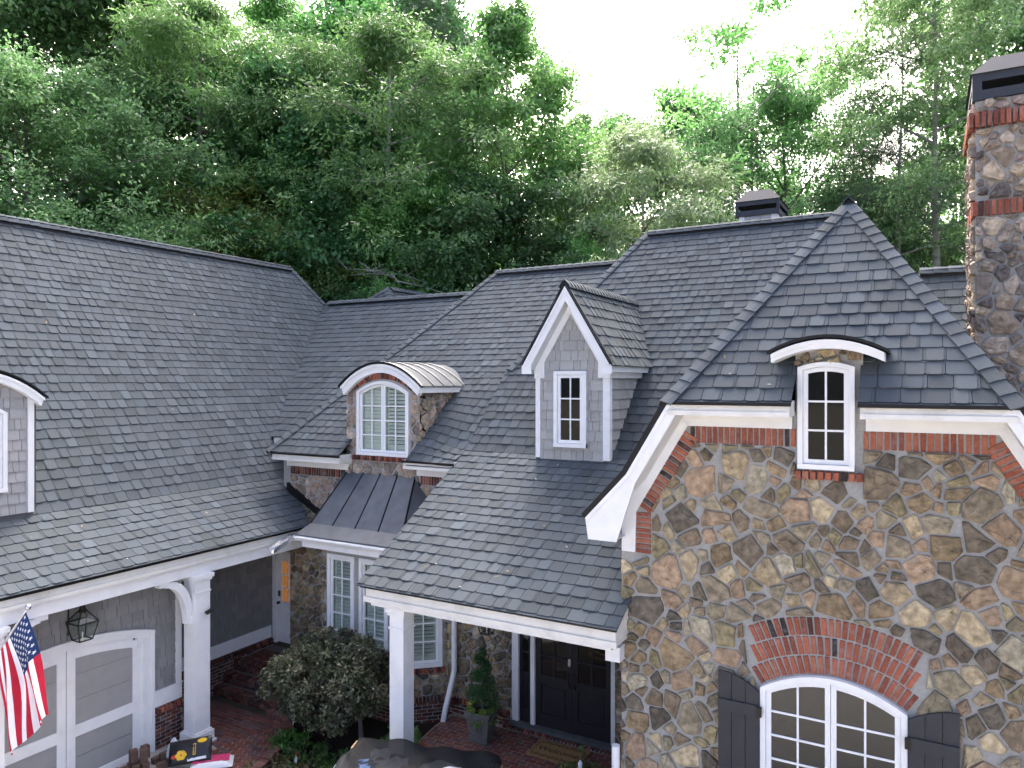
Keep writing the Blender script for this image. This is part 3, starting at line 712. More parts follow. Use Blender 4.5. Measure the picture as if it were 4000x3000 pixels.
stones(gable_wall, Fw, wall_pg, size=.30, holes=[[(-1.27, 5.28), (-.61, 5.28), (-.61, 6.8), (-1.27, 6.8)], [(-1.71, 1.3), (-.125, 1.3), (-.125, 2.95), (-1.71, 2.95)], [(-1.69, 2.86), (-.145, 2.86), (-.03, 3.03), (.02, 3.51), (-.40, 3.685), (-.9175, 3.755), (-1.435, 3.685), (-1.855, 3.51), (-1.80, 3.03)]], extra=cut_rake, seed=5)
stones(gable_wall, Fw, [(-1.30, 6.52), (-.585, 6.52), (-.585, 6.70), (-1.30, 6.70)], size=.17, seed=64, depth=.05, joint=.010)
soldier_line(gable_wall, Fw, (-2.49, 5.605), (-1.275, 5.605), .205, .014, 1)
soldier_line(gable_wall, Fw, (-.605, 5.605), (.61, 5.605), .205, .014, 2)
soldier_line(gable_wall, Fw, (-2.98, 4.70), (-2.385, 5.66), .20, .017, 3)
soldier_line(gable_wall, Fw, (.505, 5.66), (1.10, 4.70), .20, .017, 4)
soldier_line(gable_wall, Fw, (-2.97, 4.20), (-2.97, 4.72), .20, .015, 5); soldier_line(gable_wall, Fw, (1.09, 4.72), (1.09, 4.20), .20, .015, 6)
soldier_line(gable_wall, Fw, (-1.29, 5.255), (-.59, 5.255), .10, .075, 7, pitch=.078)
# three rings of soldiers over the lower window
cxa, R0 = -.9175, 1.30; cza = awin[3] + awin[4] - R0 + .01
for ring_i in range(3):
    ra = R0 + .005 + ring_i * .213; half = math.asin(min(.98, (.745 + ring_i * .03) / ra)); n = int(round(2 * half * (ra + .1) / .072)); rr_ = random.Random(70 + ring_i)
    for i in range(n):
        t = -half + (i + .5) * 2 * half / n; rc = ra + .1
        brick1(gable_wall, Fw, (cxa + rc * math.sin(t), cza + rc * math.cos(t)), (math.sin(t), math.cos(t)), .192, 2 * half * rc / n - .020, -.01, .016, rr_)
w1 = window('window', Fw, -1.257, -.676, 5.375, 6.50, rise=.06, cols=2, rows=3, cas=.055, sash=.05, proud=.08, rec=-.03, label='narrow six pane window rising through the gable eave')
w2 = window('window', Fw, *awin[:4], rise=awin[4], cols=2, rows=5, leaves=2, cas=.06, sash=.055, proud=.075, rec=-.025, label='wide arched casement window in the stone wall')
# eyebrow hood over the narrow window
hood = arc(-1.50, -.38, 6.665, .15); lo = [(u, v - .115) for u, v in hood]
hb = MB(); hb.strip(front(8.50), [(u, v - .02) for u, v in hood], lo, -.34, 0.); hb.strip(front(8.50), [(u, v - .021) for u, v in hood], [(u, v - .06) for u, v in hood], .001, .022)
hood_o = hb.build('window_hood', 'white_trim', house)
up_ = arc(-1.54, -.34, 6.655, .17); hb = MB(); hb.strip(front(8.46), [(u, v + .022) for u, v in up_], [(u, v - .012) for u, v in up_], -.62, 0.); hb.build('hood_roof', 'drip_edge', hood_o)
# shutters
for s, (a, b) in enumerate(((-2.13, -1.665), (-.17, .295))):
    Fsh = front(8.735); sh = bpy.data.objects.new('shutter', None); COL.objects.link(sh); sh.parent = house; sh.location = -house.location
    for k in range(3):
        u0, u1 = a + (b - a) * k / 3 + .003, a + (b - a) * (k + 1) / 3 - .003
        z = (lambda u: 2.80 + .17 * (1 - ((u - a) / (b - a)) ** 2)) if s == 0 else (lambda u: 2.82 + .16 * (1 - ((u - b) / (b - a)) ** 2))
        pg = [(u0, 1.35), (u1, 1.35)] + [(u1 + (u0 - u1) * q / 4, z(u1 + (u0 - u1) * q / 4)) for q in range(5)]
        MB().prism(Fsh, pg, 0, .03).build('board', 'shutter_paint', sh)
    for zz in (1.55, 2.52): MB().fbox(Fsh, a + .004, b - .004, zz, zz + .13, .031, .058).build('batten', 'shutter_paint', sh)
    hx0 = b if s == 0 else a
    mb = MB(); mb.fbox(Fsh, hx0 - .03, hx0 + .03, 2.53, 2.64, .03, .07); mb.build('hinge', 'black_iron', sh)
pp = MB(); pp.tube([(-3.40, 8.70, -.05), (-3.40, 8.70, 1.78)], .052, 14); pp.tube([(-3.40, 8.70, 1.40), (-3.40, 8.70, 1.48)], .059, 14)
pp.build('drain_pipe', 'pvc', house, smooth=False)

# ---------------------------------------------------------------- link wing wall, bay, entrance wall
Fk = front(11.50)
mb = MB(); mb.fbox(Fk, -11.95, -7.3, 0, 4.75, -.2, 0.); mb.fbox(Fk, -10.35, -8.51, 4.751, 4.87, -.2, 0.); mb.fbox(Fk, -10.35, -10.05, 4.871, 6.12, -.2, 0.); mb.fbox(Fk, -8.78, -8.51, 4.871, 6.12, -.2, 0.)
mb.strip(Fk, [(-10.35, 6.121)] + arc(-10.05, -8.78, 6.121, .21, 10) + [(-8.51, 6.121)], [(-10.35, 6.26)] + arc(-10.05, -8.78, 6.43, .21, 10) + [(-8.51, 6.26)], -.2, 0.)
mb.prism(side(-8.51), [(11.51, 4.9), (13.0, 6.3), (11.51, 6.3)], -.02, 0.)
mb.fbox(side(-11.95), 11.51, 13., 4., 4.9, -.2, 0.)
link_wall = mb.build('link_wall', 'mortar', house)
STW = [(0.293, 0.233, 0.177), (0.338, 0.258, 0.192), (0.238, 0.203, 0.160), (0.388, 0.314, 0.236), (0.351, 0.262, 0.214), (0.260, 0.219, 0.156), (0.191, 0.158, 0.134), (0.416, 0.350, 0.283)]
dwin = (-10.07, -8.76, 4.86, 6.13, .22)
stones(link_wall, Fk, [(-11.93, 3.35), (-7.4, 3.35), (-7.4, 4.34), (-11.93, 4.34)], size=.34, seed=81, pal=STW, depth=.028)
stones(link_wall, Fk, [(-10.34, 4.35), (-8.52, 4.35), (-8.52, 6.2), (-10.34, 6.2)], size=.30, depth=.028, holes=[[(-10.11, 4.74), (-8.72, 4.74), (-8.72, 6.3), (-10.11, 6.3)]], seed=82, pal=STW)
stones(link_wall, side(-8.51), [(11.50, 4.85), (13.05, 6.28), (11.50, 6.28)], size=.34, depth=.03, seed=83, pal=STW)
soldier_line(link_wall, Fk, (-11.93, 4.355), (-10.38, 4.355), .20, .013, 84, pitch=.066, pal=BRO + BRC[:2], dark=.15); soldier_line(link_wall, Fk, (-8.49, 4.355), (-7.4, 4.355), .20, .013, 85, pitch=.066, pal=BRO + BRC[:2], dark=.15)
soldier_line(link_wall, Fk, (-10.16, 4.755), (-8.68, 4.755), .105, .07, 86, pitch=.075, pal=BRO + BRC[:2])
rr_ = random.Random(87); cx_, Rr = -9.415, 1.16; cz_ = 6.375 - Rr; half = math.asin(.80 / Rr)
for i in range(27):
    t = -half + (i + .5) * 2 * half / 27; rc = Rr + .105
    brick1(link_wall, Fk, (cx_ + rc * math.sin(t), cz_ + rc * math.cos(t)), (math.sin(t), math.cos(t)), .185, 2 * half * rc / 27 - .019, -.01, .016, rr_, BRC[:3] + BRO, dark=.15)
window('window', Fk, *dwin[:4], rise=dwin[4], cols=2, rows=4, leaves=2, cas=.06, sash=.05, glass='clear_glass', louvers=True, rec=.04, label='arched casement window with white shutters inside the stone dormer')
# barrel roof of the stone dormer
def barrel(Yf, u0, u1, z, rise, slope_z, k=18):
    top = arc(u0, u1, z, rise, k); Yb = [11.1 + (p[1] - 4.85) / LT + .05 for p in top]; return top, Yb
top, Yb = barrel(11.36, -10.44, -8.36, 6.25, .46, None)
bm = MB(); n = len(top)
bm.add([(p[0], 11.36, p[1]) for p in top] + [(p[0], y, p[1]) for p, y in zip(top, Yb)], [(i, i + 1, n + i + 1, n + i) for i in range(n - 1)])
bm.add([(p[0], 11.36, p[1] - .03) for p in top] + [(p[0], y, p[1] - .03) for p, y in zip(top, Yb)], [(i, n + i, n + i + 1, i + 1) for i in range(n - 1)])
barrel_o = bm.build('dormer_roof', 'zinc', house, smooth=True)
for q in range(5):
    Yq = 11.40 + q * .36
    pts = [(p[0], Yq, p[1] + .012) for p, y in zip(top, Yb) if y > Yq + .03]
    if len(pts) > 2: MB().tube(pts, .014, 5).build('seam', 'metal_roof', barrel_o)
a_ = arc(-10.40, -8.40, 6.235, .45); mb = MB(); mb.strip(front(11.38), [(u, v) for u, v in a_], [(u * .93 + -9.40 * .07, v - .17) for u, v in a_], -.12, 0.); mb.strip(front(11.38), [(u, v - .001) for u, v in a_], [(u, v - .055) for u, v in a_], .001, .025)
mb.strip(front(11.38), [(u * .97 - 9.40 * .03, v - .075) for u, v in a_], [(u * .965 - 9.40 * .035, v - .09) for u, v in a_], .001, .012)
mb.build('arched_fascia', 'white_trim', barrel_o)
a_ = arc(-10.45, -8.35, 6.25, .47); MB().strip(front(11.355), [(u, v + .014) for u, v in a_], [(u, v - .028) for u, v in a_], -.03, .012).build('drip_edge', 'drip_edge', barrel_o)
MB().box(-8.50, -8.37, 11.40, 12.9, 6.12, 6.235).build('soffit', 'soffit', barrel_o)
# black step flashing where the garage roof meets the stone
mb = MB(); mb.prism(Fk, [(-11.97, 4.02), (-11.0, 3.49), (-11.0, 3.62), (-11.97, 4.17)], .005, .085); mb.build('flashing', 'drip_edge', house)

# entrance wall, bay window
Fe = front(11.40)
mb = MB(); mb.fbox(Fe, -7.8, -6.40, 0, 3.1, -.2, 0.); mb.fbox(Fe, -6.40, -4.47, 2.75, 3.1, -.2, 0); mb.fbox(Fe, -4.47, -3.37, 0, 3.1, -.2, 0.); entry_wall = mb.build('entrance_wall', 'mortar', house)
stones(entry_wall, Fe, [(-7.8, .30), (-6.42, .30), (-6.42, 3.08), (-7.8, 3.08)], size=.29, seed=91)
stones(entry_wall, Fe, [(-4.46, .30), (-3.40, .30), (-3.40, 3.08), (-4.46, 3.08)], size=.29, seed=92)
Fbay = front(10.80); Fbr = Fr((-8.45, 10.80, 0), (.67, .60, 0), (0, 0, 1)); Fst = front(11.30)
mb = MB(); mb.fbox(Fbay, -10.36, -8.45, 0, 1.06, -.1, 0.); mb.fbox(Fbay, -10.36, -8.45, 2.98, 3.30, -.1, 0.)
for a, b in ((-10.36, -10.19), (-9.53, -9.39), (-8.71, -8.45)): mb.fbox(Fbay, a, b, 1.061, 2.979, -.1, 0.)
mb.fbox(Fbr, 0, .90, 0, 1.06, -.1, 0.); mb.fbox(Fbr, 0, .90, 2.98, 3.30, -.1, 0.); mb.fbox(Fbr, 0, .10, 1.061, 2.979, -.1, 0.); mb.fbox(Fbr, .78, .90, 1.061, 2.979, -.1, 0.)
mb.box(-11.73, -10.365, 11.30, 11.6, 0, 3.3); mb.box(-10.36, -10.26, 10.91, 11.6, 0, 3.3)
bay_wall = mb.build('bay_wall', 'mortar', house)
bw = [(-10.20, -9.52), (-9.40, -8.70)]
stones(bay_wall, Fbay, [(-10.35, .50), (-8.46, .50), (-8.46, 3.25), (-10.35, 3.25)], size=.22, holes=[[(-10.24, .95), (-9.48, .95), (-9.48, 3.1), (-10.24, 3.1)], [(-9.44, .95), (-8.66, .95), (-8.66, 3.1), (-9.44, 3.1)]], seed=93)
stones(bay_wall, Fbr, [(.0, .50), (.9, .50), (.9, 3.1), (.0, 3.1)], size=.24, holes=[[(.06, .92), (.82, .92), (.82, 3.2), (.06, 3.2)]], seed=94)
stones(bay_wall, Fst, [(-11.72, .5), (-10.38, .5), (-10.38, 3.2), (-11.72, 3.2)], size=.29, seed=95, pal=[shade(c, .9) for c in STC])  # palette darkened: the garage overhang's shade is painted into these stones
for F_, a, b, sd_ in ((Fbay, -10.36, -8.45, 96), (Fbr, 0, .90, 97), (Fe, -7.79, -6.42, 98), (Fst, -11.73, -10.36, 99)):
    (MB().fbox(F_, a, b, 0, .505, .001, .042)).build('joint_bed', 'brick_joint', bay_wall if F_ is not Fe else entry_wall)
    brick_field(bay_wall if F_ is not Fe else entry_wall, F_, a, b, .02, .42, .052, sd_)
    soldier_line(bay_wall if F_ is not Fe else entry_wall, F_, (a, .42), (b, .42), .095, .085, sd_ + 10, pitch=.072, pal=BRO + BRC[:2])
for k, (a, b) in enumerate(bw):
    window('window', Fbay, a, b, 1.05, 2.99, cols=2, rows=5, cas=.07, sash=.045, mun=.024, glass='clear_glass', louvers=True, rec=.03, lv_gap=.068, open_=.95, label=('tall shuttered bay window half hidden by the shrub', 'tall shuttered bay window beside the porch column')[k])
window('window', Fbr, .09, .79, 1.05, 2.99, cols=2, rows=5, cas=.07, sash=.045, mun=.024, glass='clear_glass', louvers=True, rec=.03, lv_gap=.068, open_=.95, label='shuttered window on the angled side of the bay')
soldier_line(bay_wall, Fbr, (.06, .945), (.84, .945), .095, .09, 121, pitch=.075, pal=BRO + BRC[:2])
# metal bay roof with standing seams and a flared foot
tl, trr = (-10.32, 11.49, 4.50), (-8.61, 11.49, 4.50); ml, mr_ = (-10.58, 10.72, 3.55), (-8.32, 10.72, 3.55); el, er = (-10.72, 10.45, 3.37), (-8.10, 10.45, 3.37)
bl1, br1 = (-10.85, 11.30, 3.55), (-7.95, 11.49, 3.62); bl2, br2 = (-11.0, 11.30, 3.37), (-7.7, 11.49, 3.40)
bm = MB(); bm.poly([ml, mr_, trr, tl]); bm.poly([el, er, mr_, ml]); bm.poly([bl1, ml, tl, (-10.45, 11.49, 4.45)]); bm.poly([bl2, el, ml, bl1]); bm.poly([mr_, br1, trr]); bm.poly([er, br2, br1, mr_])
bm.poly([el, er, (er[0], er[1], 3.34), (el[0], el[1], 3.34)][::-1])
bay_roof = bm.build('bay_roof', 'metal_roof', house)
def lerp(a, b, t): return tuple(x + (y - x) * t for x, y in zip(a, b))
for t in (0., .25, .5, .75, 1.):
    p, q, e_ = lerp(tl, trr, t), lerp(ml, mr_, t), lerp(el, er, t)
    MB().tube([p, q], .019, 4).build('seam', 'drip_edge', bay_roof)
MB().tube([lerp(trr, mr_, 0), lerp(trr, br1, .98)], .019, 4).build('seam', 'drip_edge', bay_roof)
for t in (.3,): MB().tube([lerp(trr, br1, .45), lerp(mr_, br1, .45)], .012, 4).build('seam', 'metal_roof', bay_roof)
gt = MB(); prof = [(0, 0), (-.10, 0), (-.105, -.02), (-.085, -.045), (-.055, -.085), (0, -.09)]
for i in range(len(prof) - 1):
    (a, b), (c, e_) = prof[i], prof[i + 1]
    gt.add([(el[0], 10.48 + a, 3.335 + b), (er[0], 10.48 + a, 3.335 + b), (er[0], 10.48 + c, 3.335 + e_), (el[0], 10.48 + c, 3.335 + e_)], [(0, 1, 2, 3)])
gt.box(el[0], el[0] + .008, 10.38, 10.48, 3.25, 3.335); gt.build('gutter', 'white_trim', house)
MB().box(-10.60, -8.2, 10.50, 10.795, 3.13, 3.30).build('frieze_board', 'white_trim', house)
# bent loose gutter length that hangs off the corner
gt = MB(); A_ = Vector((-10.74, 10.50, 3.36)); B_ = Vector((-10.80, 9.92, 3.14)); dirv = (B_ - A_).normalized(); sdv = dirv.cross(Vector((0, 0, 1))).normalized(); upv = sdv.cross(dirv)
sec = [(-.055, .05), (-.06, -.045), (.05, -.05), (.062, .045)]
for s0, s1, tw0, tw1 in ((0, .6, 0, .25), (.6, 1., .25, .55)):
    for i in range(3):
        q = []
        for s_, tw in ((s0, tw0), (s1, tw1)):
            for j in (i, i + 1):
                a, b = sec[j]; a, b = a * math.cos(tw) - b * math.sin(tw), a * math.sin(tw) + b * math.cos(tw); q.append(A_ + (B_ - A_) * s_ + sdv * a + upv * b)
        gt.add([q[0], q[2], q[3], q[1]], [(0, 1, 2, 3)])
tag(gt.build('gutter_scrap', 'bright_metal'), 'bent scrap of shiny gutter dangling at the corner of the bay roof', 'gutter')
# downspout beside the entrance
MB().tube([(-7.55, 11.26, 3.12), (-7.55, 11.26, 1.05), (-7.56, 11.22, .9), (-7.58, 11.02, .42), (-7.60, 10.95, .12)], .05, 12).build('downspout', 'pvc', house)

# ---------------------------------------------------------------- front doors
Fd = front(11.40); TH = .36
mb = MB(); mb.fbox(Fd, -6.40, -6.27, TH, 2.74, -.08, .03); mb.fbox(Fd, -6.03, -5.95, TH, 2.74, -.08, .03); mb.fbox(Fd, -4.53, -4.46, TH, 2.74, -.08, .03); mb.fbox(Fd, -6.40, -4.46, 2.741, 2.86, -.08, .03)
mb.build('door_frame', 'white_trim', house)
mb = MB(); mb.fbox(Fd, -6.42, -4.44, TH - .055, TH - .002, -.1, .13); mb.build('threshold', 'zinc', house)
MB().fbox(Fd, -6.43, -4.43, TH - .10, TH - .056, -.1, .12).build('threshold_base', 'drip_edge', house)
def panel_door(name, u0, u1, v0, v1, cols, rows, gf=.46, label=None, m='door_paint', glass='dark_glass', F=Fd, st=.10):
    mb = MB(); vg = v0 + (v1 - v0) * gf
    mb.fbox(F, u0, u0 + st, v0, v1, -.06, -.015); mb.fbox(F, u1 - st, u1, v0, v1, -.06, -.015); mb.fbox(F, u0 + st, u1 - st, v0, v0 + .22, -.06, -.015)
    mb.fbox(F, u0 + st, u1 - st, vg - .13, vg, -.06, -.015); mb.fbox(F, u0 + st, u1 - st, v1 - .12, v1, -.06, -.015)
    d_ = mb.build(name, m, house)
    if label: d_['label'] = label
    MB().fbox(F, u0 + st + .001, u1 - st - .001, v0 + .221, vg - .131, -.06, -.04).build('panel', m, d_)
    MB().fbox(F, u0 + st + .05, u1 - st - .05, v0 + .28, vg - .19, -.039, -.022).build('raised_panel', m, d_)
    cw = (u1 - u0 - 2 * st) / cols; rh = (v1 - .12 - vg) / rows
    for i in range(1, cols): MB().fbox(F, u0 + st + cw * i - .014, u0 + st + cw * i + .014, vg, v1 - .12, -.05, -.018).build('muntin', m, d_)
    for j in range(1, rows): MB().fbox(F, u0 + st, u1 - st, vg + rh * j - .014, vg + rh * j + .014, -.049, -.0185).build('muntin', m, d_)
    for i in range(cols):
        for j in range(rows): MB().fbox(F, u0 + st + cw * i, u0 + st + cw * (i + 1), vg + rh * j, vg + rh * (j + 1), -.042, -.036).build('pane', glass, d_)
    return d_
d1 = panel_door('front_door', -5.945, -5.245, TH, 2.735, 2, 4, gf=.37, label='black front door leaf with lock keypad'); d2 = panel_door('front_door', -5.24, -4.535, TH, 2.735, 2, 4, gf=.37, label='black front door leaf next to the stone wing')
panel_door('sidelight', -6.265, -6.035, TH, 2.735, 1, 4, gf=.37, st=.05, label='narrow sidelight beside the front doors')
for d_, u in ((d1, -5.29), (d2, -5.19)):
    mb = MB(); mb.tube([Fd(u, TH + 1.02, -.01), Fd(u, TH + 1.0, .05), Fd(u, TH + .85, .055), Fd(u, TH + .76, -.01)], .012, 8); mb.build('handle', 'black_iron', d_)
MB().fbox(Fd, -5.315, -5.265, TH + 1.14, TH + 1.26, -.014, .012).build('keypad', 'bright_metal', d1)
def rowlock_step(): pass
# porch lantern
lan = bpy.data.objects.new('porch_lantern', None); COL.objects.link(lan); lan.parent = house; lan.location = Vector((-6.42, 10.55, 2.13)) - house.location
def lantern_mesh(par, s=1., m='copper_iron', w=.13, h=.30):
    mb = MB(); q = [(-1, -1), (1, -1), (1, 1), (-1, 1)]; b0 = w * .62
    for i in range(4):
        a, b = q[i], q[(i + 1) % 4]
        mb.tube([(a[0] * b0, a[1] * b0, 0), (a[0] * w, a[1] * w, h)], .012 * s, 4); mb.tube([(a[0] * b0, a[1] * b0, 0), (b[0] * b0, b[1] * b0, 0)], .012 * s, 4)
        mb.tube([(a[0] * w, a[1] * w, h), (b[0] * w, b[1] * w, h)], .014 * s, 4); mb.tube([(a[0] * w, a[1] * w, h), (a[0] * .05, a[1] * .05, h + .17)], .011 * s, 4)
    mb.build('lantern_frame', m, par, local=True)
    g = MB(); g.lathe([(b0 * .97, .005), (w * .97, h - .01), (.05, h + .16)], k=4, square=True); g.build('lantern_glass', 'clear_glass', par, local=True)
    c = MB(); c.lathe([(.07, h + .16), (.075, h + .18), (.05, h + .21), (.035, h + .27), (.02, h + .28)], k=10); c.tube([(.04 * math.cos(t), 0, h + .33 + .045 * math.sin(t)) for t in [2 * math.pi * i / 12 for i in range(13)]], .008, 5)
    c.build('lantern_cap', m, par, local=True)
    MB().tube([(0, 0, 0), (0, 0, .12)], .012, 6).build('candle', 'white_trim', par, local=True)
lantern_mesh(lan); MB().tube([(0, 0, .97), (0, 0, .67)], .01, 6).build('hanger', 'copper_iron', lan, local=True)
# ---------------------------------------------------------------- gabled dormer
DX, DY = -5.28, 11.46; du0, du1 = -5.957, -4.605; Fg_ = front(DY); Fc = side(du1)
mb = MB(); mb.prism(Fg_, [(du0, 4.9), (du1, 4.9), (du1, 6.7), (DX, 7.82), (du0, 6.7)], -.1, 0.); mb.prism(Fc, [(DY + .1, 4.95), (13.3, 6.7), (DY + .1, 6.7)], -.1, 0.); mb.prism(side(du0), [(DY + .1, 4.95), (13.3, 6.7), (DY + .1, 6.7)], 0., .1)
dormer = mb.build('dormer', 'siding_back', house); dormer['label'] = 'grey shingled dormer with steep gabled roof'
SHK = (.37, .37, .36)
shakes(dormer, Fg_, [(du0 + .09, 5.0), (du1 - .09, 5.0), (du1 - .09, 6.5), (DX + .55, 6.75), (DX, 7.62), (DX - .55, 6.75), (du0 + .09, 6.5)], seed=1, col=SHK)
shakes(dormer, Fc, [(DY + .09, 5.02), (12.95, 6.50), (DY + .09, 6.50)], seed=2, col=shade(SHK, .95))
MB().fbox(Fg_, du0, du0 + .09, 5.02, 6.50, .001, .03).build('corner_board', 'white_trim', dormer)
mb = MB(); mb.fbox(Fg_, du1 - .09, du1 - .0, 5.02, 6.50, .001, .03); mb.fbox(Fc, DY - .03, DY + .085, 5.02, 6.50, .001, .031); mb.build('corner_board', 'white_trim', dormer)
bx0 = [(DX - .82, 6.63), (DX, 7.985), (DX + .82, 6.63)]
Fo = front(11.20); ol = lambda a: offset_line(bx0, a)
MB().strip(Fo, ol(-.03), ol(.022), -.035, .02).build('drip_edge', 'drip_edge', dormer)
mb = MB(); mb.strip(Fo, ol(.023), ol(.15), -.02, .0); mb.strip(Fo, ol(.024), ol(.06), .001, .018)
for s in (-1, 1): mb.fbox(Fo, *sorted((DX + s * .83, DX + s * .645)), 6.47, 6.62, -.021, -.001)
mb.build('barge_board', 'white_trim', dormer)
fr = [(DX - .66, 6.70), (DX, 7.78), (DX + .66, 6.70)]; ofr = offset_line(fr, .15)
mb = MB(); mb.strip(Fg_, fr, ofr, .003, .045); mb.strip(Fg_, offset_line(fr, .03), offset_line(fr, .05), .046, .06)
for s in (-1, 1): mb.fbox(Fg_, *sorted((DX + s * .695, DX + s * .50)), 6.40, 6.72, .003, .044)
mb.build('frieze_board', 'white_trim', dormer)
MB().strip(Fo, ol(.10), ol(.152), -.255, -.021).build('soffit', 'soffit', dormer)
mb = MB(); mb.box(DX + .665, DX + .80, 11.23, 13.2, 6.50, 6.60); mb.box(DX + .67, DX + .72, 11.42, 13.0, 6.40, 6.499); mb.build('eave_board', 'white_trim', dormer)
t_d = (7.985 - 6.63) / .82; q = math.sqrt(1 + t_d ** 2)
yv = lambda z: PB[0] + (z - PB[1]) / t_m
Fdr = Fr((DX + .84, 0, 6.63 - .02 * t_d), (0, 1, 0), (-1, 0, t_d)); pgd = [(11.17, 0), (yv(6.6) + .03, 0), (yv(7.985) + .03, .84 * q), (11.17, .84 * q)]
dm_ = MB()
dm_.poly([(DX + .83, 11.18, 6.61), (DX + .83, yv(6.61), 6.61), (DX, yv(7.98), 7.98), (DX, 11.18, 7.98)]); dm_.poly([(DX - .83, 11.18, 6.61), (DX, 11.18, 7.98), (DX, yv(7.98), 7.98), (DX - .83, yv(6.61), 6.61)])
dormer_roof = dm_.build('gabled_dormer_roof', 'roof_felt', house)
shingles(dormer_roof, Fdr, pgd, seed=71, e=.2)
Fdl = Fr((DX - .84, 0, 6.63 - .02 * t_d), (0, -1, 0), (1, 0, t_d)); shingles(dormer_roof, Fdl, [(-a, b) for a, b in pgd], seed=72, e=.2)
caps(dormer_roof, (DX, 11.17, 7.99), (DX, yv(7.98) + .05, 7.99), Fdr.N, Fdl.N, e=.14, wd=.12, seed=73, lift=.03)
window('window', Fg_, -5.587, -4.98, 5.22, 6.52, cols=2, rows=3, cas=.065, sash=.055, mun=.025, proud=.08, rec=-.03, label='six pane window in the gabled dormer')

# ---------------------------------------------------------------- garage dormer (only its corner is in the picture)
GD = side(-12.36); g0, g1 = 4.75, 6.47
mb = MB(); mb.prism(GD, [(g0, 4.1), (g1, 4.1), (g1, 6.10)] + arc(g0, g1, 6.10, .38, 10)[::-1][1:-1] + [(g0, 6.10)], -.1, 0.); mb.prism(front(g1), [(-12.46, 4.2), (-12.46, 6.1), (-14.2, 6.1)][::-1], -.1, 0.)
gdormer = mb.build('dormer', 'siding_back', house); gdormer['label'] = 'grey shingled dormer with curved roof above the garage'
shakes(gdormer, GD, [(g0 + .09, 4.28), (g1 - .09, 4.28), (g1 - .09, 6.06), (g1 - .35, 6.30), (5.61, 6.46), (g0 + .35, 6.30), (g0 + .09, 6.06)], seed=3, ex=.165, col=(.36, .355, .355))
for u in (g1 - .09, g0): MB().fbox(GD, u, u + .09, 4.28, 6.10, .001, .035).build('corner_board', 'white_trim', gdormer)
a_ = arc(g0 - .10, g1 + .10, 6.08, .42); mb = MB(); mb.strip(side(-12.22), a_, [(u * .955 + 5.61 * .045, v - .12) for u, v in a_], -.14, 0.); mb.strip(side(-12.22), a_, [(u, v - .045) for u, v in a_], .001, .02); mb.build('arched_fascia', 'white_trim', gdormer)
a2_ = arc(g0 - .15, g1 + .15, 6.07, .46); MB().strip(side(-12.19), [(u, v + .03) for u, v in a2_], a2_, -2.2, 0.).build('dormer_roof', 'drip_edge', gdormer)
window('window', GD, 4.98, 6.06, 4.65, 5.86, rise=.2, cols=4, rows=3, leaves=1, cas=.06, proud=.08, rec=-.03, label='window of the garage dormer cut by the picture edge')

# ---------------------------------------------------------------- chimneys
cx0, cx1, cy0, cy1 = .56, 2.2, 11.5, 12.9
mb = MB(); mb.box(cx0, cx1, cy0, cy1, 0., 10.04); chim = mb.build('chimney', 'mortar', house); chim['label'] = 'tall fieldstone chimney with two brick bands'
Fcf = front(cy0); Fcl = Fr((cx0, 0, 0), (0, -1, 0), (0, 0, 1)); stones(chim, side(cx1), [(cy0, 1.), (cy1, 1.), (cy1, 10.), (cy0, 10.)], size=.36, seed=139); stones(chim, Fcf, [(WR + .05, .0), (cx1, .0), (cx1, 5.), (WR + .05, 5.)], size=.36, seed=138)
STT = [(0.376, 0.312, 0.231), (0.322, 0.258, 0.193), (0.274, 0.234, 0.186), (0.223, 0.190, 0.158), (0.418, 0.345, 0.256), (0.304, 0.239, 0.207), (0.161, 0.141, 0.129), (0.348, 0.291, 0.235)]
for i, (a, b) in enumerate(((5., 8.50), (8.74, 9.66), (9.88, 10.04))):
    stones(chim, Fcf, [(cx0, a), (cx1, a), (cx1, b), (cx0, b)], size=.28, seed=140 + i, pal=STT, depth=.05); stones(chim, Fcl, [(-cy1, a), (-cy0, a), (-cy0, b), (-cy1, b)], size=.28, seed=145 + i, pal=STT, depth=.05)
for i, z in enumerate((8.515, 9.675)):
    n_ = (.04, .085)[i]
    soldier_line(chim, Fcf, (cx0 - n_, z), (cx1, z), .205, n_, 150 + i, pal=BRC[:4]); soldier_line(chim, Fcl, (-cy1, z), (-cy0 + .0, z), .205, n_, 152 + i, pal=BRC[:4])
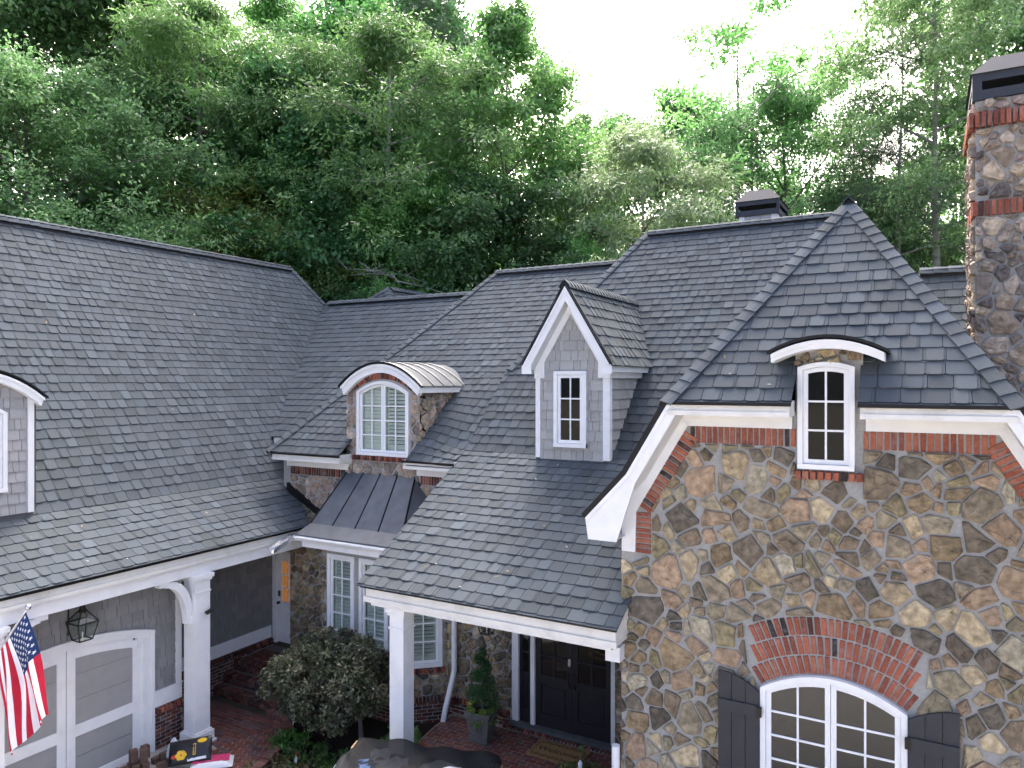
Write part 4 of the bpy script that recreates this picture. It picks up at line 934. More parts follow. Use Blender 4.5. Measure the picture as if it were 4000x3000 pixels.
def chimney_cap(x0, x1, y0, y1, z0, z1, z2, inset, parent, rail=.11, gap=(.36, .70)):
    mb = MB(); h = z1 - z0; a, b = z0 + h * gap[0], z0 + h * gap[1]; t = .02
    for (p, q) in ((z0, a), (b, z1)): mb.box(x0, x1, y0, y0 + t, p, q); mb.box(x0, x1, y1 - t, y1, p, q); mb.box(x0, x0 + t, y0 + t, y1 - t, p, q); mb.box(x1 - t, x1, y0 + t, y1 - t, p, q)
    for x in (x0 - .006, x1 - rail + .006):
        for y in (y0 - .006, y1 - rail + .006): mb.box(x, x + rail, y, y + rail, z0 - .01, z1)
    c = mb.build('chimney_cap', 'cap_metal', parent)
    i = inset; e_ = .03; B = [(x0 - e_, y0 - e_, z1), (x1 + e_, y0 - e_, z1), (x1 + e_, y1 + e_, z1), (x0 - e_, y1 + e_, z1)]; T = [(x0 + i, y0 + i, z2), (x1 - i, y0 + i, z2), (x1 - i, y1 - i, z2), (x0 + i, y1 - i, z2)]
    MB().add(B + T, [(3, 2, 1, 0), (4, 5, 6, 7)] + [(k, (k + 1) % 4, 4 + (k + 1) % 4, 4 + k) for k in range(4)]).build('cap_hood' if parent.parent else 'cap_hood', 'cap_metal', parent)
    MB().box(x0 + .03, x1 - .03, y0 + .03, y1 - .03, z0 + .005, z0 + .02).build('cap_floor', 'drip_edge', parent)
    fl = MB(); cx, cy = (x0 + x1) / 2, (y0 + y1) / 2
    for dx in (-.22, .2): fl.tube([(cx + dx, cy - .15, z0 + .02), (cx + dx, cy - .15, z0 + h * .55)], .09, 12)
    fl.build('flue_pipe', 'bright_metal', parent)
chimney_cap(cx0 - .03, cx1 + .03, cy0 - .03, cy1 + .03, 10.05, 10.39, 10.66, .22, chim)
mb = MB(); mb.box(-3.72, -2.93, 17.25, 18.35, 7.8, 10.09); ch2 = mb.build('chimney', 'mortar', house); ch2['label'] = 'low sided chimney behind the main ridge under a grey metal cap'
shakes(ch2, front(17.25), [(-3.72, 9.5), (-2.93, 9.5), (-2.93, 10.09), (-3.72, 10.09)], seed=9, col=(.5, .5, .5)); MB().box(-3.74, -3.62, 17.22, 17.249, 9.5, 10.09).build('corner_board', 'white_trim', ch2); mb = MB(); mb.box(-3.03, -2.91, 17.22, 17.249, 9.5, 10.09); mb.box(-2.929, -2.90, 17.25, 18.3, 9.5, 10.09); mb.build('corner_board', 'white_trim', ch2)
chimney_cap(-3.80, -2.86, 17.18, 18.42, 10.09, 10.42, 10.70, .22, ch2, rail=.06)

# ---------------------------------------------------------------- garage front and breezeway
Ga = side(-11.60); Gb = side(-12.60); GC = (.25, .25, .245)
mb = MB(); mb.fbox(Ga, 2.5, 5.12, 0, 3.19, -.2, 0.); mb.fbox(Ga, 8.0, 8.54, 0, 3.19, -.2, 0.); mb.fbox(Ga, 5.12, 8.0, 2.26, 3.19, -.2, 0.); mb.strip(Ga, arc(5.12, 8.0, 2.03, .22), [(5.12 + 2.88 * i / 14, 2.259) for i in range(15)], -.2, 0.); mb.box(-12.3, -11.75, 5.12, 8.0, 0, 2.2); mb.fbox(Gb, 7.5, 11.62, .0, 3.19, -.2, 0.); mb.box(-12.6, -11.6, 8.34, 8.54, 0, 3.19)
gwall = mb.build('garage_wall', 'siding_back', house)
gd0, gd1 = 5.10, 8.02; sp, rs = 2.03, .24
garc = lambda a, b, z, r_, k=16: arc(a, b, z, r_, k)
zt = lambda u: sp + rs * (1 - ((u - (gd0 + gd1) / 2) / ((gd1 - gd0) / 2)) ** 2)
segs = [(gd0 + (gd1 - gd0) * i / 8, gd0 + (gd1 - gd0) * (i + 1) / 8) for i in range(8)]
for i, (a, b) in enumerate(segs): shakes(gwall, Ga, [(a, zt(a) + .01), (b, zt(b) + .01), (b, 3.18), (a, 3.18)], seed=20 + i, ex=.178, col=GC) if False else None
shakes(gwall, Ga, [(4.2, 2.30), (8.45, 2.30), (8.45, 3.18), (4.2, 3.18)], seed=21, ex=.178, col=GC)
shakes(gwall, Ga, [(8.03, 1.0), (8.45, 1.0), (8.45, 2.299), (8.03, 2.299)], seed=22, ex=.1856, col=GC)
for a, b in ((7.2, 7.62), (7.62, 8.03), (5.10, 5.6), (5.6, 6.1)): shakes(gwall, Ga, [(a, zt(a) + .03), (b, zt(b) + .03), (b, 2.299), (a, 2.299)], seed=26, ex=.1856, col=GC)
shakes(gwall, Ga, [(2.6, 1.0), (5.08, 1.0), (5.08, 2.299), (2.6, 2.299)], seed=24, ex=.1856, col=GC)
shakes(gwall, Gb, [(7.6, .99), (11.6, .99), (11.6, 3.18), (7.6, 3.18)], seed=23, ex=.178, col=shade(GC, .85))
mb = MB(); mb.fbox(Ga, 8.45, 8.56, 1.0, 3.18, .001, .035); mb.fbox(Ga, 8.03, 8.57, .72, .99, .001, .03); mb.fbox(Ga, 8.03, 8.575, .99, 1.01, .001, .05)
mb.fbox(Gb, 7.6, 11.55, .72, .98, .001, .03); mb.build('trim_board', 'white_trim', gwall)
MB().fbox(Ga, 8.03, 8.56, 0, .70, .001, .050).build('joint_bed', 'brick_joint', gwall); brick_field(gwall, Ga, 8.03, 8.56, .0, .62, .06, 160); soldier_line(gwall, Ga, (8.02, .62), (8.58, .62), .09, .11, 161, pitch=.075, pal=BRO + BRC[:2])
MB().fbox(Gb, 9.2, 11.6, 0, .70, .001, .032).build('joint_bed', 'brick_joint', gwall); brick_field(gwall, Gb, 9.2, 11.6, .0, .62, .042, 162); soldier_line(gwall, Gb, (9.2, .62), (11.55, .62), .09, .10, 163, pitch=.075, pal=BRO + BRC[:2])
# garage door with its arched casing
A = [(gd0, 0)] + [(u, v) for u, v in garc(gd0, gd1, sp, rs)] + [(gd1, 0)]; ins = .20
B = [(gd0 + ins, 0)] + [(min(max(u, gd0 + ins), gd1 - ins), zt(min(max(u, gd0 + ins), gd1 - ins)) - .09) for u, v in garc(gd0, gd1, sp, rs)] + [(gd1 - ins, 0)]
mb = MB(); mb.strip(Ga, A, B, -.04, .035)
A2 = [(gd0 - .0, 0)] + [(u, v + .05) for u, v in garc(gd0, gd1, sp, rs)] + [(gd1, 0)]; mb.strip(Ga, A2[1:-1], A[1:-1], -.04, .07); mb.fbox(Ga, gd1 - .05, gd1 + .001, 0, sp + .02, .0355, .06); mb.fbox(Ga, gd1 - ins, gd1 - ins + .05, 0, sp - .05, .0355, .05)
mb.fbox(Ga, gd1 - ins - .10, gd1 - .002, sp - .16, sp + .03, -.04, .033); gdoor = mb.build('garage_door', 'white_trim', house); gdoor['label'] = 'arched garage door with grey panels and white stiles'
k0, k1, km = gd0 + ins, gd1 - ins, (gd0 + gd1) / 2
mb = MB()
for a, b in ((k0, k0 + .16), (km - .14, km - .006), (km + .006, km + .14), (k1 - .16, k1)): mb.fbox(Ga, a, b, 0, min(zt(a), zt(b)) - .1, -.035, .0)
for a, b in ((k0 + .16, km - .14), (km + .14, k1 - .16)):
    mb.fbox(Ga, a, b, .78, .96, -.035, -.001); mb.fbox(Ga, a, b, 0.0, .12, -.035, -.001)
    tp = [(a + (b - a) * i / 8, zt(a + (b - a) * i / 8) - .095) for i in range(9)]; mb.strip(Ga, tp, [(u, v - .16) for u, v in tp], -.035, -.001)
mb.build('stile', 'white_trim', gdoor)
for a, b in ((k0 + .16, km - .14), (km + .14, k1 - .16)):
    zz = [.96, 1.35, 1.75, None]
    for i in range(3):
        t_ = [(b + (a - b) * q / 6, zt(b + (a - b) * q / 6) - .2) for q in range(7)] if zz[i + 1] is None else [(b, zz[i + 1] - .004), (a, zz[i + 1] - .004)]
        MB().prism(Ga, [(a, zz[i]), (b, zz[i])] + t_, -.045, -.02).build('panel', 'garage_panel', gdoor)
    for p, q in ((.12, .45), (.454, .78)): MB().prism(Ga, [(a, p), (b, p), (b, q - .004), (a, q - .004)], -.045, -.02).build('panel', 'garage_panel', gdoor)
# wall lantern
lan2 = bpy.data.objects.new('wall_lantern', None); COL.objects.link(lan2); lan2.parent = house; lan2.location = Vector((-11.36, 6.67, 2.36)) - house.location; lan2.scale = (.92, .92, .95)
lantern_mesh(lan2, m='black_iron', w=.175, h=.29)
MB().tube([(-.24, -.1, .05), (-.23, -.1, .72), (-.10, -.05, .76), (0, 0, .68)], .013, 6).build('bracket', 'black_iron', lan2, local=True)
# columns with brackets (the second stands just outside the picture)
def column(cx, cy, w, z0, z1, name='column', base=True, label=None):
    c = MB(); h = w / 2; c.box(cx - h, cx + h, cy - h, cy + h, z0, z1); o = c.build(name, 'white_trim', house)
    if label: o['label'] = label
    if base:
        m = MB(); m.box(cx - h - .05, cx + h + .05, cy - h - .05, cy + h + .05, z0, z0 + .22); m.box(cx - h - .08, cx + h + .08, cy - h - .08, cy + h + .08, z0 + .002, z0 + .05); m.box(cx - h - .025, cx + h + .025, cy - h - .025, cy + h + .025, z0 + .2205, z0 + .25); m.build('base', 'white_trim', o)
    m = MB(); m.box(cx - h - .05, cx + h + .05, cy - h - .05, cy + h + .05, z1 - .07, z1 - .002); m.box(cx - h - .025, cx + h + .025, cy - h - .025, cy + h + .025, z1 - .12, z1 - .071); m.build('capital', 'white_trim', o); MB().box(cx - h - .015, cx + h + .015, cy - h - .015, cy + h + .015, z1 - .32, z1 - .29).build('neck_band', 'white_trim', o)
    return o
c1 = column(-11.15, 8.56, .30, 0., 2.98, label='square white column carrying the garage eave'); c2 = column(-11.15, 5.24, .30, 0., 2.98, label='white column at the picture edge holding the flag')
def bracket(cy, s, par):
    """curved knee brace from the column side up to the beam"""
    F = side(-11.22); y0 = cy + s * .15; out = []; inn = []
    for i in range(11):
        t = i / 10 * math.pi / 2; out.append((y0 + s * .50 * (1 - math.cos(t)) , 2.30 + .62 * math.sin(t))); inn.append((y0 + s * (.50 * (1 - math.cos(t)) * .78), 2.42 + .62 * math.sin(t) * .94 + .03))
    a = [(y0 + s * (.10 + .42 * (1 - math.cos(i / 10 * math.pi / 2))), 2.22 + .66 * math.sin(i / 10 * math.pi / 2)) for i in range(11)]; b = [(y0 + s * .52 * (i / 10), 2.50 + .47 * (i / 10)) for i in range(11)]
    b = [(y0 + s * (.42 * (1 - math.cos(i / 10 * math.pi / 2)) - .0), 2.36 + .60 * math.sin(i / 10 * math.pi / 2)) for i in range(11)]
    m = MB(); m.strip(F, a, b, 0, .14); m.fbox(F, *sorted((y0, y0 + s * .10)), 2.16, 2.30, .002, .138); m.fbox(F, *sorted((y0 + s * .42, y0 + s * .62)), 2.90, 2.975, .002, .138); m.prism(F, [(y0, 2.36), (y0 + s * .46, 2.96), (y0, 2.96)][::s], .03, .11) if False else None
    m.build('knee_brace', 'white_trim', par)
bracket(8.56, -1, c1); bracket(5.24, 1, c2)
mb = MB(); mb.tube([(-10.99, 8.62, 2.30), (-10.93, 8.62, 2.32)], .03, 8); mb.tube([(-10.93, 8.58, 2.30), (-10.90, 8.68, 2.36)], .035, 8); cam_s = mb.build('security_camera', 'black_iron'); tag(cam_s, 'small black security camera screwed to the garage column', 'camera')
column(-6.70, 8.62, .25, 0., 3.06, label='square white column carrying the porch roof')
# service door at the end of the breezeway
Fs = front(11.62)
mb = MB(); mb.fbox(Fs, -12.6, -11.6, 2.62, 3.2, -.2, 0.); mb.build('service_wall', 'mortar', house)
mb = MB(); mb.fbox(Fs, -12.58, -12.47, .60, 2.62, -.05, .04); mb.fbox(Fs, -12.47, -11.7, 2.53, 2.62, -.05, .04); mb.build('door_frame', 'white_trim', house)
sdoor = panel_door('service_door', -12.465, -11.68, .62, 2.52, 3, 3, gf=.47, label='white service door with warm lit panes', m='white_trim', glass='lit_glass', F=Fs, st=.11)
mb = MB(); mb.tube([Fs(-12.41, 1.48, -.01), Fs(-12.41, 1.48, .05)], .03, 10); mb.build('knob', 'black_iron', sdoor); MB().fbox(Fs, -12.435, -12.385, 1.62, 1.74, -.014, .01).build('keypad', 'black_iron', sdoor)

flush_pool('shingle', 'shingle', 'shingle_field', 'shingle')
flush_pool('cap', 'cap_shingle', 'cap_shingle_row', 'shingle')
flush_pool('stone', 'stone', 'stone_field', 'stone')
flush_pool('brick', 'brick', 'brick_field', 'brick')
flush_pool('shake', 'siding_shingle', 'siding_field', 'grey_shake')
# ---------------------------------------------------------------- brick porch, steps, walkway
PVC_ = [(.150, .060, .048), (.125, .052, .045), (.17, .075, .058), (.105, .055, .052), (.135, .068, .062), (.16, .058, .044), (.11, .075, .072)]
def pavers(parent, F, poly, bl=.203, bw=.099, n1=.0, seed=1, pool='paver', pal=PVC_, ang=0.):
    r = random.Random(seed); ca, sa = math.cos(ang), math.sin(ang)
    rot = lambda p: (p[0] * ca - p[1] * sa, p[0] * sa + p[1] * ca); inv = lambda p: (p[0] * ca + p[1] * sa, -p[0] * sa + p[1] * ca)
    q = [inv(p) for p in poly]; us = [p[0] for p in q]; vs = [p[1] for p in q]; v = min(vs); k = 0
    while v < max(vs):
        u = min(us) - (bl / 2 if k % 2 else 0)
        while u < max(us):
            pg = clip_conv([(u + .006, v + .006), (u + bl - .006, v + .006), (u + bl - .006, v + bw - .006), (u + .006, v + bw - .006)], q); u += bl
            if not pg or abs(area2(pg)) < .001: continue
            if area2(pg) < 0: pg = pg[::-1]
            pg = [rot(p) for p in pg]; n = len(pg); h = n1 + r.uniform(-.002, .002); cx = sum(p[0] for p in pg) / n; cy = sum(p[1] for p in pg) / n
            mb = MB(); mb.add([F(p[0], p[1], n1 - .03) for p in pg] + [F(p[0], p[1], h - .004) for p in pg] + [F(p[0] + (cx - p[0]) * .05, p[1] + (cy - p[1]) * .05, h) for p in pg],
                              [tuple(range(2 * n, 3 * n))] + [(a * n + i, a * n + (i + 1) % n, (a + 1) * n + (i + 1) % n, (a + 1) * n + i) for a in (0, 1) for i in range(n)], shade(r.choice(pal), r.uniform(.8, 1.2)))
            piece(pool, parent, mb)
        v += bw; k += 1
PZ = .225
pf = [(-7.30, 8.35), (-3.37, 8.35), (-3.37, 11.40), (-7.62, 11.40), (-7.62, 10.75)]
mb = MB(); mb.prism(FLAT, pf, 0., PZ - .006); porch = mb.build('porch_floor', 'paver_joint'); tag(porch, 'red brick porch floor in front of the black doors', 'porch', kind='structure')
pavers(porch, Fr((0, 0, PZ), (1, 0, 0), (0, 1, 0)), [(-7.28, 8.37), (-3.40, 8.37), (-3.40, 11.26), (-7.58, 11.26), (-7.60, 10.75)], seed=1, pool='porch_paver')
r_ = random.Random(5)
for i in range(31):
    u = -6.50 + i * .0705; brick1(porch, front(11.28), (u, PZ + .042), (0, 1), .072, .052, -.12, .008, r_, BRO + BRC[:2], pool='porch_brick')
mb = MB(); mb.box(-6.54, -4.33, 11.285, 11.39, PZ, PZ + .072); mb.build('rowlock_joint', 'brick_joint', porch)
# walkway
wk = [(-12.55, 8.9), (-11.6, 8.75), (-10.42, 8.10), (-9.55, 8.0), (-9.72, 8.75), (-9.95, 9.40), (-10.35, 9.85), (-12.55, 9.85)]
mb = MB(); mb.prism(FLAT, wk, .0, .008); walk = mb.build('brick_walkway', 'paver_joint'); tag(walk, 'red brick walkway from the drive to the breezeway steps', 'walkway', kind='structure')
Fz = Fr((0, 0, .016), (1, 0, 0), (0, 1, 0))
pavers(walk, Fz, [(-12.55, 8.9), (-11.6, 8.75), (-10.75, 8.28), (-10.35, 9.85), (-12.55, 9.85)], seed=2, pool='walk_paver'); pavers(walk, Fz, [(-10.75, 8.28), (-10.42, 8.10), (-9.55, 8.0), (-9.72, 8.75), (-9.95, 9.40), (-10.35, 9.85)], seed=3, pool='walk_paver', ang=math.radians(28))
edge = [(-9.42, 7.95), (-9.45, 8.3), (-9.60, 8.75), (-9.72, 9.05), (-9.84, 9.38), (-10.02, 9.62), (-10.28, 9.84), (-10.55, 9.97), (-10.9, 9.98)]
kerb = MB(); r_ = random.Random(8); acc = []
L_ = 0.
for i in range(len(edge) - 1):
    a, b = Vector((*edge[i], 0)), Vector((*edge[i + 1], 0)); n = max(1, int(round((b - a).length / .105)))
    for j in range(n):
        p = a + (b - a) * ((j + .5) / n); t = (b - a).normalized(); F_ = Fr((p.x, p.y, 0), t, t.cross(Vector((0, 0, -1)))); 
        F_ = Fr((p.x, p.y, 0), (t.x, t.y, 0), (-t.y, t.x, 0))
        brick1(walk, F_, (0, 0), (0, 1), .18, (b - a).length / n - .008, -.02, .085 + r_.uniform(-.008, .012), r_, [(.17, .085, .07), (.15, .07, .058), (.19, .10, .085)], pool='walk_paver', dark=.0)
# steps up to the service door
mat('step_joint', (.14, .12, .11), rough=.95, var=.2, vscale=30)
steps = thing('brick_steps', 'dark red brick steps climbing to the white service door', 'steps', (-11.7, 10.3, 0))
lv = [(10.02, .175), (10.27, .35), (10.52, .545)]
for i, (y, z) in enumerate(lv):
    y1 = lv[i + 1][0] if i < 2 else 11.62; zlow = lv[i - 1][1] if i else 0.
    mb = MB(); mb.box(-12.59, -10.70 - .06 * i, y + .012, 11.29 if i < 2 else 11.28, zlow if i == 0 else zlow - .02, z - .012)
    if i == 2: mb.box(-12.59, -11.74, 11.281, 11.60, 0, z - .012)
    st = mb.build('step', 'step_joint', steps); x1 = -10.70 - .06 * i
    F_ = front(y + .012); r_ = random.Random(30 + i)
    brick_field(st, F_, -12.59, x1, zlow, z - .062, .012, 170 + i, pool='step_brick')
    brick_field(st, side(x1), y + .012, 11.28, zlow, z - .062, .012, 175 + i, pool='step_brick')
    Fz2 = Fr((0, 0, z), (1, 0, 0), (0, 1, 0)); n = int(1.9 / .071)
    for j in range(n):
        u = -12.59 + (j + .5) * (x1 + 12.59) / n
        brick1(st, Fz2, (u, y + .105), (0, 1), .20, (x1 + 12.59) / n - .009, -.06, .0, r_, BRO, pool='step_brick', dark=.15)
    if i == 2: pavers(st, Fz2, [(-12.5, y + .215), (x1, y + .215), (x1, 11.28), (-12.5, 11.28)], seed=33, pool='step_brick', pal=BRO)
flush_pool('porch_paver', 'paver', 'paver_field', 'paver'); flush_pool('porch_brick', 'brick', 'brick_row', 'brick')
flush_pool('walk_paver', 'paver', 'paver_field', 'paver', 300); flush_pool('step_brick', 'brick', 'brick_field', 'brick', 300)
# planting bed
bed = [(-9.40, 7.9), (-7.5, 7.6), (-7.32, 8.3), (-7.32, 8.4), (-7.62, 10.75), (-7.85, 11.3), (-8.48, 10.75), (-10.36, 10.75), (-10.36, 11.25), (-10.66, 11.25), (-10.66, 10.02), (-10.2, 9.9), (-9.8, 9.5), (-9.55, 8.9)]
mb = MB(); mb.prism(FLAT, bed, -.02, .035); tag(mb.build('mulch_bed', 'mulch'), 'dark mulch bed between the walkway and the porch', 'planting bed', kind='structure')

# ---------------------------------------------------------------- leafy plants
def leaf_cloud(name, parent, centers, radii, n, size, cols, seed, m='leaf', flat=.5, up=.6, aspect=.45, local=True, shell=.0):
    """one mesh of many small leaves around the given cluster centres"""
    g = np.random.default_rng(seed); C_ = np.array(centers, float); Rr_ = np.array(radii, float)
    idx = np.repeat(np.arange(len(C_)), n); N_ = len(idx)
    d = g.normal(size=(N_, 3)); ln = np.linalg.norm(d, axis=1, keepdims=True); d /= ln
    rad = g.random((N_, 1)) ** (1 / 3) if not shell else (1 - shell * g.random((N_, 1)) ** 1.5)
    off = d * rad * Rr_[idx][:, None]; off[:, 2] *= flat
    P = C_[idx] + off
    a = g.normal(size=(N_, 3)) * .7 + d * .8; a[:, 2] -= .25; a /= np.linalg.norm(a, axis=1, keepdims=True)
    nn = g.normal(size=(N_, 3)) * (1 - up) + np.array([0, 0, 1.]) * up + d * .35; b = np.cross(nn, a); b /= np.linalg.norm(b, axis=1, keepdims=True) + 1e-9
    s = size * g.uniform(.65, 1.3, (N_, 1))
    V = np.empty((N_, 4, 3)); V[:, 0] = P - a * s * .5; V[:, 1] = P + b * s * aspect * .5; V[:, 2] = P + a * s * .5; V[:, 3] = P - b * s * aspect * .5
    return quads(name, V.reshape(-1, 3), m, parent, cols, g, idx, local)
def quads(name, V, m, parent, cols, g, idx, local=True, mixc=.5):
    n = len(V) // 4; me = bpy.data.meshes.new(name); me.vertices.add(4 * n); me.vertices.foreach_set('co', V.astype(np.float32).ravel())
    me.loops.add(4 * n); me.loops.foreach_set('vertex_index', np.arange(4 * n, dtype=np.int32)); me.polygons.add(n); me.polygons.foreach_set('loop_start', np.arange(0, 4 * n, 4, dtype=np.int32))
    me.update(calc_edges=True); me.materials.append(MATS[m])
    c = np.array(cols, float); k = g.integers(0, len(c), n)
    if idx is not None:
        kc = g.integers(0, len(c), int(idx.max()) + 1)[idx]; use = g.random(n) < mixc; k = np.where(use, kc, k)
    cc = c[k] * g.uniform(.75, 1.25, (n, 1)); cc = np.repeat(cc, 4, axis=0); at = me.attributes.new('tint', 'FLOAT_COLOR', 'POINT')
    at.data.foreach_set('color', np.c_[cc, np.ones(len(cc))].astype(np.float32).ravel())
    o = bpy.data.objects.new(name, me); COL.objects.link(o)
    if parent is not None:
        o.parent = parent
        if not local: o.location = -parent.location
    return o
GR_ = [(.045, .075, .022), (.06, .09, .028), (.035, .06, .02)]
# big clipped shrub
g = np.random.default_rng(3); cs = []; rs_ = []
for i in range(210):
    t, p = g.uniform(0, 2 * math.pi), math.acos(g.uniform(-.75, 1)); rr = g.uniform(.80, 1.0) * (1 + .10 * math.sin(3 * t + 2 * p) + .08 * math.sin(5 * t - 3 * p + 1))
    cs.append((1.10 * rr * math.sin(p) * math.cos(t), .92 * rr * math.sin(p) * math.sin(t), 1.06 + .70 * rr * math.cos(p) + .03 * math.cos(3 * t))); rs_.append(.17)
for i in range(34): t, p = g.uniform(0, 2 * math.pi), math.acos(g.uniform(-.3, 1)); cs.append((1.13 * math.sin(p) * math.cos(t), .98 * math.sin(p) * math.sin(t), 1.06 + .80 * math.cos(p))); rs_.append(.10)
sh = thing('shrub', 'rounded grey green shrub on a bare stem in front of the bay windows', 'shrub', (-9.10, 9.72, .03))
leaf_cloud('foliage', sh, cs, rs_, 85, .085, [(.055, .072, .036), (.045, .062, .030), (.075, .088, .05), (.034, .05, .024), (.11, .115, .075), (.06, .056, .036)], 4, flat=.8, up=.5)
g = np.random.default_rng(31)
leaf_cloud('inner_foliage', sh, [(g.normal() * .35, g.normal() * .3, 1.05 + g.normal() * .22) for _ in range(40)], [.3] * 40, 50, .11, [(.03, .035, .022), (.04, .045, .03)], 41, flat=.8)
mb = MB()
mb.tube([(.38, .34, 0), (.36, .33, .4), (.22, .2, .8)], [.045, .038, .03], 8)
for tx, ty, tz in ((-.5, -.2, 1.1), (.6, .1, 1.2), (-.1, .4, 1.3), (.2, -.5, 1.1), (-.6, .4, .9)): mb.tube([(.24, .22, .7), (tx * .5, ty * .5, tz * .85), (tx, ty, tz)], [.022, .016, .008], 5)
mb.build('stem', 'bark', sh, local=True)
def low_plant(name, label, cat, loc, n, spread, h, size, cols, seed, flat=.7, per=26, rad=.09):
    g = np.random.default_rng(seed); o = thing(name, label, cat, loc); c = []
    for i in range(n): t = g.uniform(0, 6.28); r2 = spread * math.sqrt(g.random()); c.append((r2 * math.cos(t), r2 * math.sin(t), h * (.35 + .65 * g.random())))
    leaf_cloud('foliage', o, c, [rad] * n, per, size, cols, seed, flat=flat)
    mb = MB()
    for p in c[::2]: mb.tube([(p[0] * .3, p[1] * .3, 0), (p[0] * .8, p[1] * .8, p[2] * .6), p], [.008, .006, .003], 4)
    mb.build('stem', 'bark', o, local=True); return o
BRT = [(.06, .13, .02), (.05, .11, .02), (.08, .16, .03)]
low_plant('ground_plant', 'small bright green plant by the breezeway steps', 'plant', (-10.30, 10.15, .03), 22, .24, .16, .075, BRT, 50)
low_plant('ground_plant', 'bright green trailing plant along the curved brick edging', 'plant', (-9.55, 9.22, .03), 34, .30, .20, .075, BRT, 51)
low_plant('ground_plant', 'dark green low plant under the shrub beside the red marker', 'plant', (-8.92, 8.95, .03), 40, .45, .20, .08, [(.035, .08, .018), (.05, .10, .022)], 52)
low_plant('ground_plant', 'rust and green low plant in the front of the bed', 'plant', (-8.98, 8.25, .03), 60, .55, .18, .085, [(.10, .06, .035), (.08, .085, .03), (.12, .075, .04), (.06, .08, .025)], 53)
low_plant('ground_plant', 'glossy green plant behind the porch column', 'plant', (-7.72, 9.85, .03), 46, .34, .42, .10, [(.035, .085, .02), (.05, .11, .03)], 54, rad=.12)
low_plant('ground_plant', 'low green cover between the shrub stem and the porch', 'plant', (-8.35, 9.15, .03), 30, .35, .16, .08, [(.035, .075, .018), (.05, .09, .02)], 55)
mk = thing('plant_marker', 'pale plastic plant label in the bed by the steps', 'plant label', (-10.05, 9.72, .03)); MB().fbox(Fr((0, 0, 0), (.87, -.49, 0), (0, .25, 1)), -.05, .05, .12, .25, 0, .008).build('card', 'pvc', mk, local=True); MB().tube([(0, 0, 0), (0, .03, .13)], .006, 5).build('stake', 'pvc', mk, local=True)
mat('red_plastic', (.30, .02, .03), rough=.4); mk = thing('plant_marker', 'white and red plant label standing under the shrub', 'plant label', (-8.97, 8.72, .03)); Fm_ = Fr((0, 0, 0), (.87, -.49, 0), (0, .25, 1))
MB().fbox(Fm_, -.055, .06, .10, .20, 0, .008).build('card', 'pvc', mk, local=True); MB().fbox(Fm_, -.065, .03, .201, .25, 0, .008).build('card_top', 'red_plastic', mk, local=True); MB().tube([(0, 0, 0), (0, .03, .11)], .006, 5).build('stake', 'pvc', mk, local=True)

# topiary in a cast stone pot
pot = thing('potted_topiary', 'spiral topiary in a square cast stone pot beside the front doors', 'potted plant', (-6.62, 10.72, PZ + .002), math.radians(8))
mb = MB(); mb.lathe([(.150, 0), (.155, .04), (.205, .46), (.225, .465), (.228, .52), (.205, .53), (.19, .47)], k=4, square=True); mb.build('pot', 'cast_stone', pot, local=True)
orn = MB(); 
for s in (-1, 1): orn.tube([(s * (.02 + .05 * math.sin(t)) + 0, -.182 - .02 * t / 4, .25 + .05 * math.cos(t) * (1 - t / 8)) for t in [i * .5 for i in range(9)]], .011, 5)
orn.tube([(0, -.172, .17), (0, -.190, .34)], .014, 6); orn.build('ornament', 'cast_stone', pot, local=True)
MB().lathe([(.19, .47), (.17, .50), (.0, .51)], k=8).build('soil', 'mulch', pot, local=True)
cs, rs_ = [], []
for i in range(150):
    t = i / 149; ang = t * 2 * math.pi * 3.2 - .6; R_ = .17 * (1 - t) ** .8 + .02
    cs.append((R_ * math.cos(ang), R_ * math.sin(ang), .62 + .92 * t)); rs_.append(.125 * (1 - t) ** .7 + .045)
leaf_cloud('topiary', pot, cs, rs_, 60, .032, [(.028, .075, .022), (.022, .06, .02), (.04, .095, .03)], 61, flat=.9, up=.2)
MB().tube([(0, 0, .45), (0, 0, 1.5)], [.02, .008], 6).build('stem', 'bark', pot, local=True)
g = np.random.default_rng(5); cs = []
for i in range(90): t = g.uniform(0, 6.28); dn = g.random() ** 2 * .28 * (1 if g.random() < .6 else 0); cs.append((.23 * math.cos(t) * (1 + dn * .1), .23 * math.sin(t), .58 - dn))
leaf_cloud('trailing_vine', pot, cs, [.05] * 90, 22, .04, [(.10, .19, .03), (.08, .16, .03), (.13, .20, .035)], 62, flat=.8)
leaf_cloud('faded_flowers', pot, cs[::9], [.04] * 10, 4, .05, [(.45, .30, .10), (.5, .38, .18)], 63)
# plant by the pipe
pl = low_plant('potted_plant', 'dark leafy plant with white bell flower next to the drain pipe', 'plant', (-4.42, 9.95, PZ), 60, .34, .42, .085, [(.03, .06, .02), (.045, .075, .022), (.07, .085, .02)], 64, rad=.11, per=22)
MB().lathe([(.006, .60), (.035, .56), (.03, .50), (.055, .46), (.06, .45)], c=(.02, -.1, 0), k=8).build('bell_flower', 'pvc', pl, smooth=True, local=True)
MB().tube([(.02, -.06, .3), (.02, -.1, .62), (.05, -.1, .78)], .006, 5).build('flower_stalk', 'bark', pl, local=True)
leaf_cloud('top_leaves', pl, [(.06, -.1, .80), (.03, -.1, .74)], [.05, .04], 8, .07, BRT, 65)

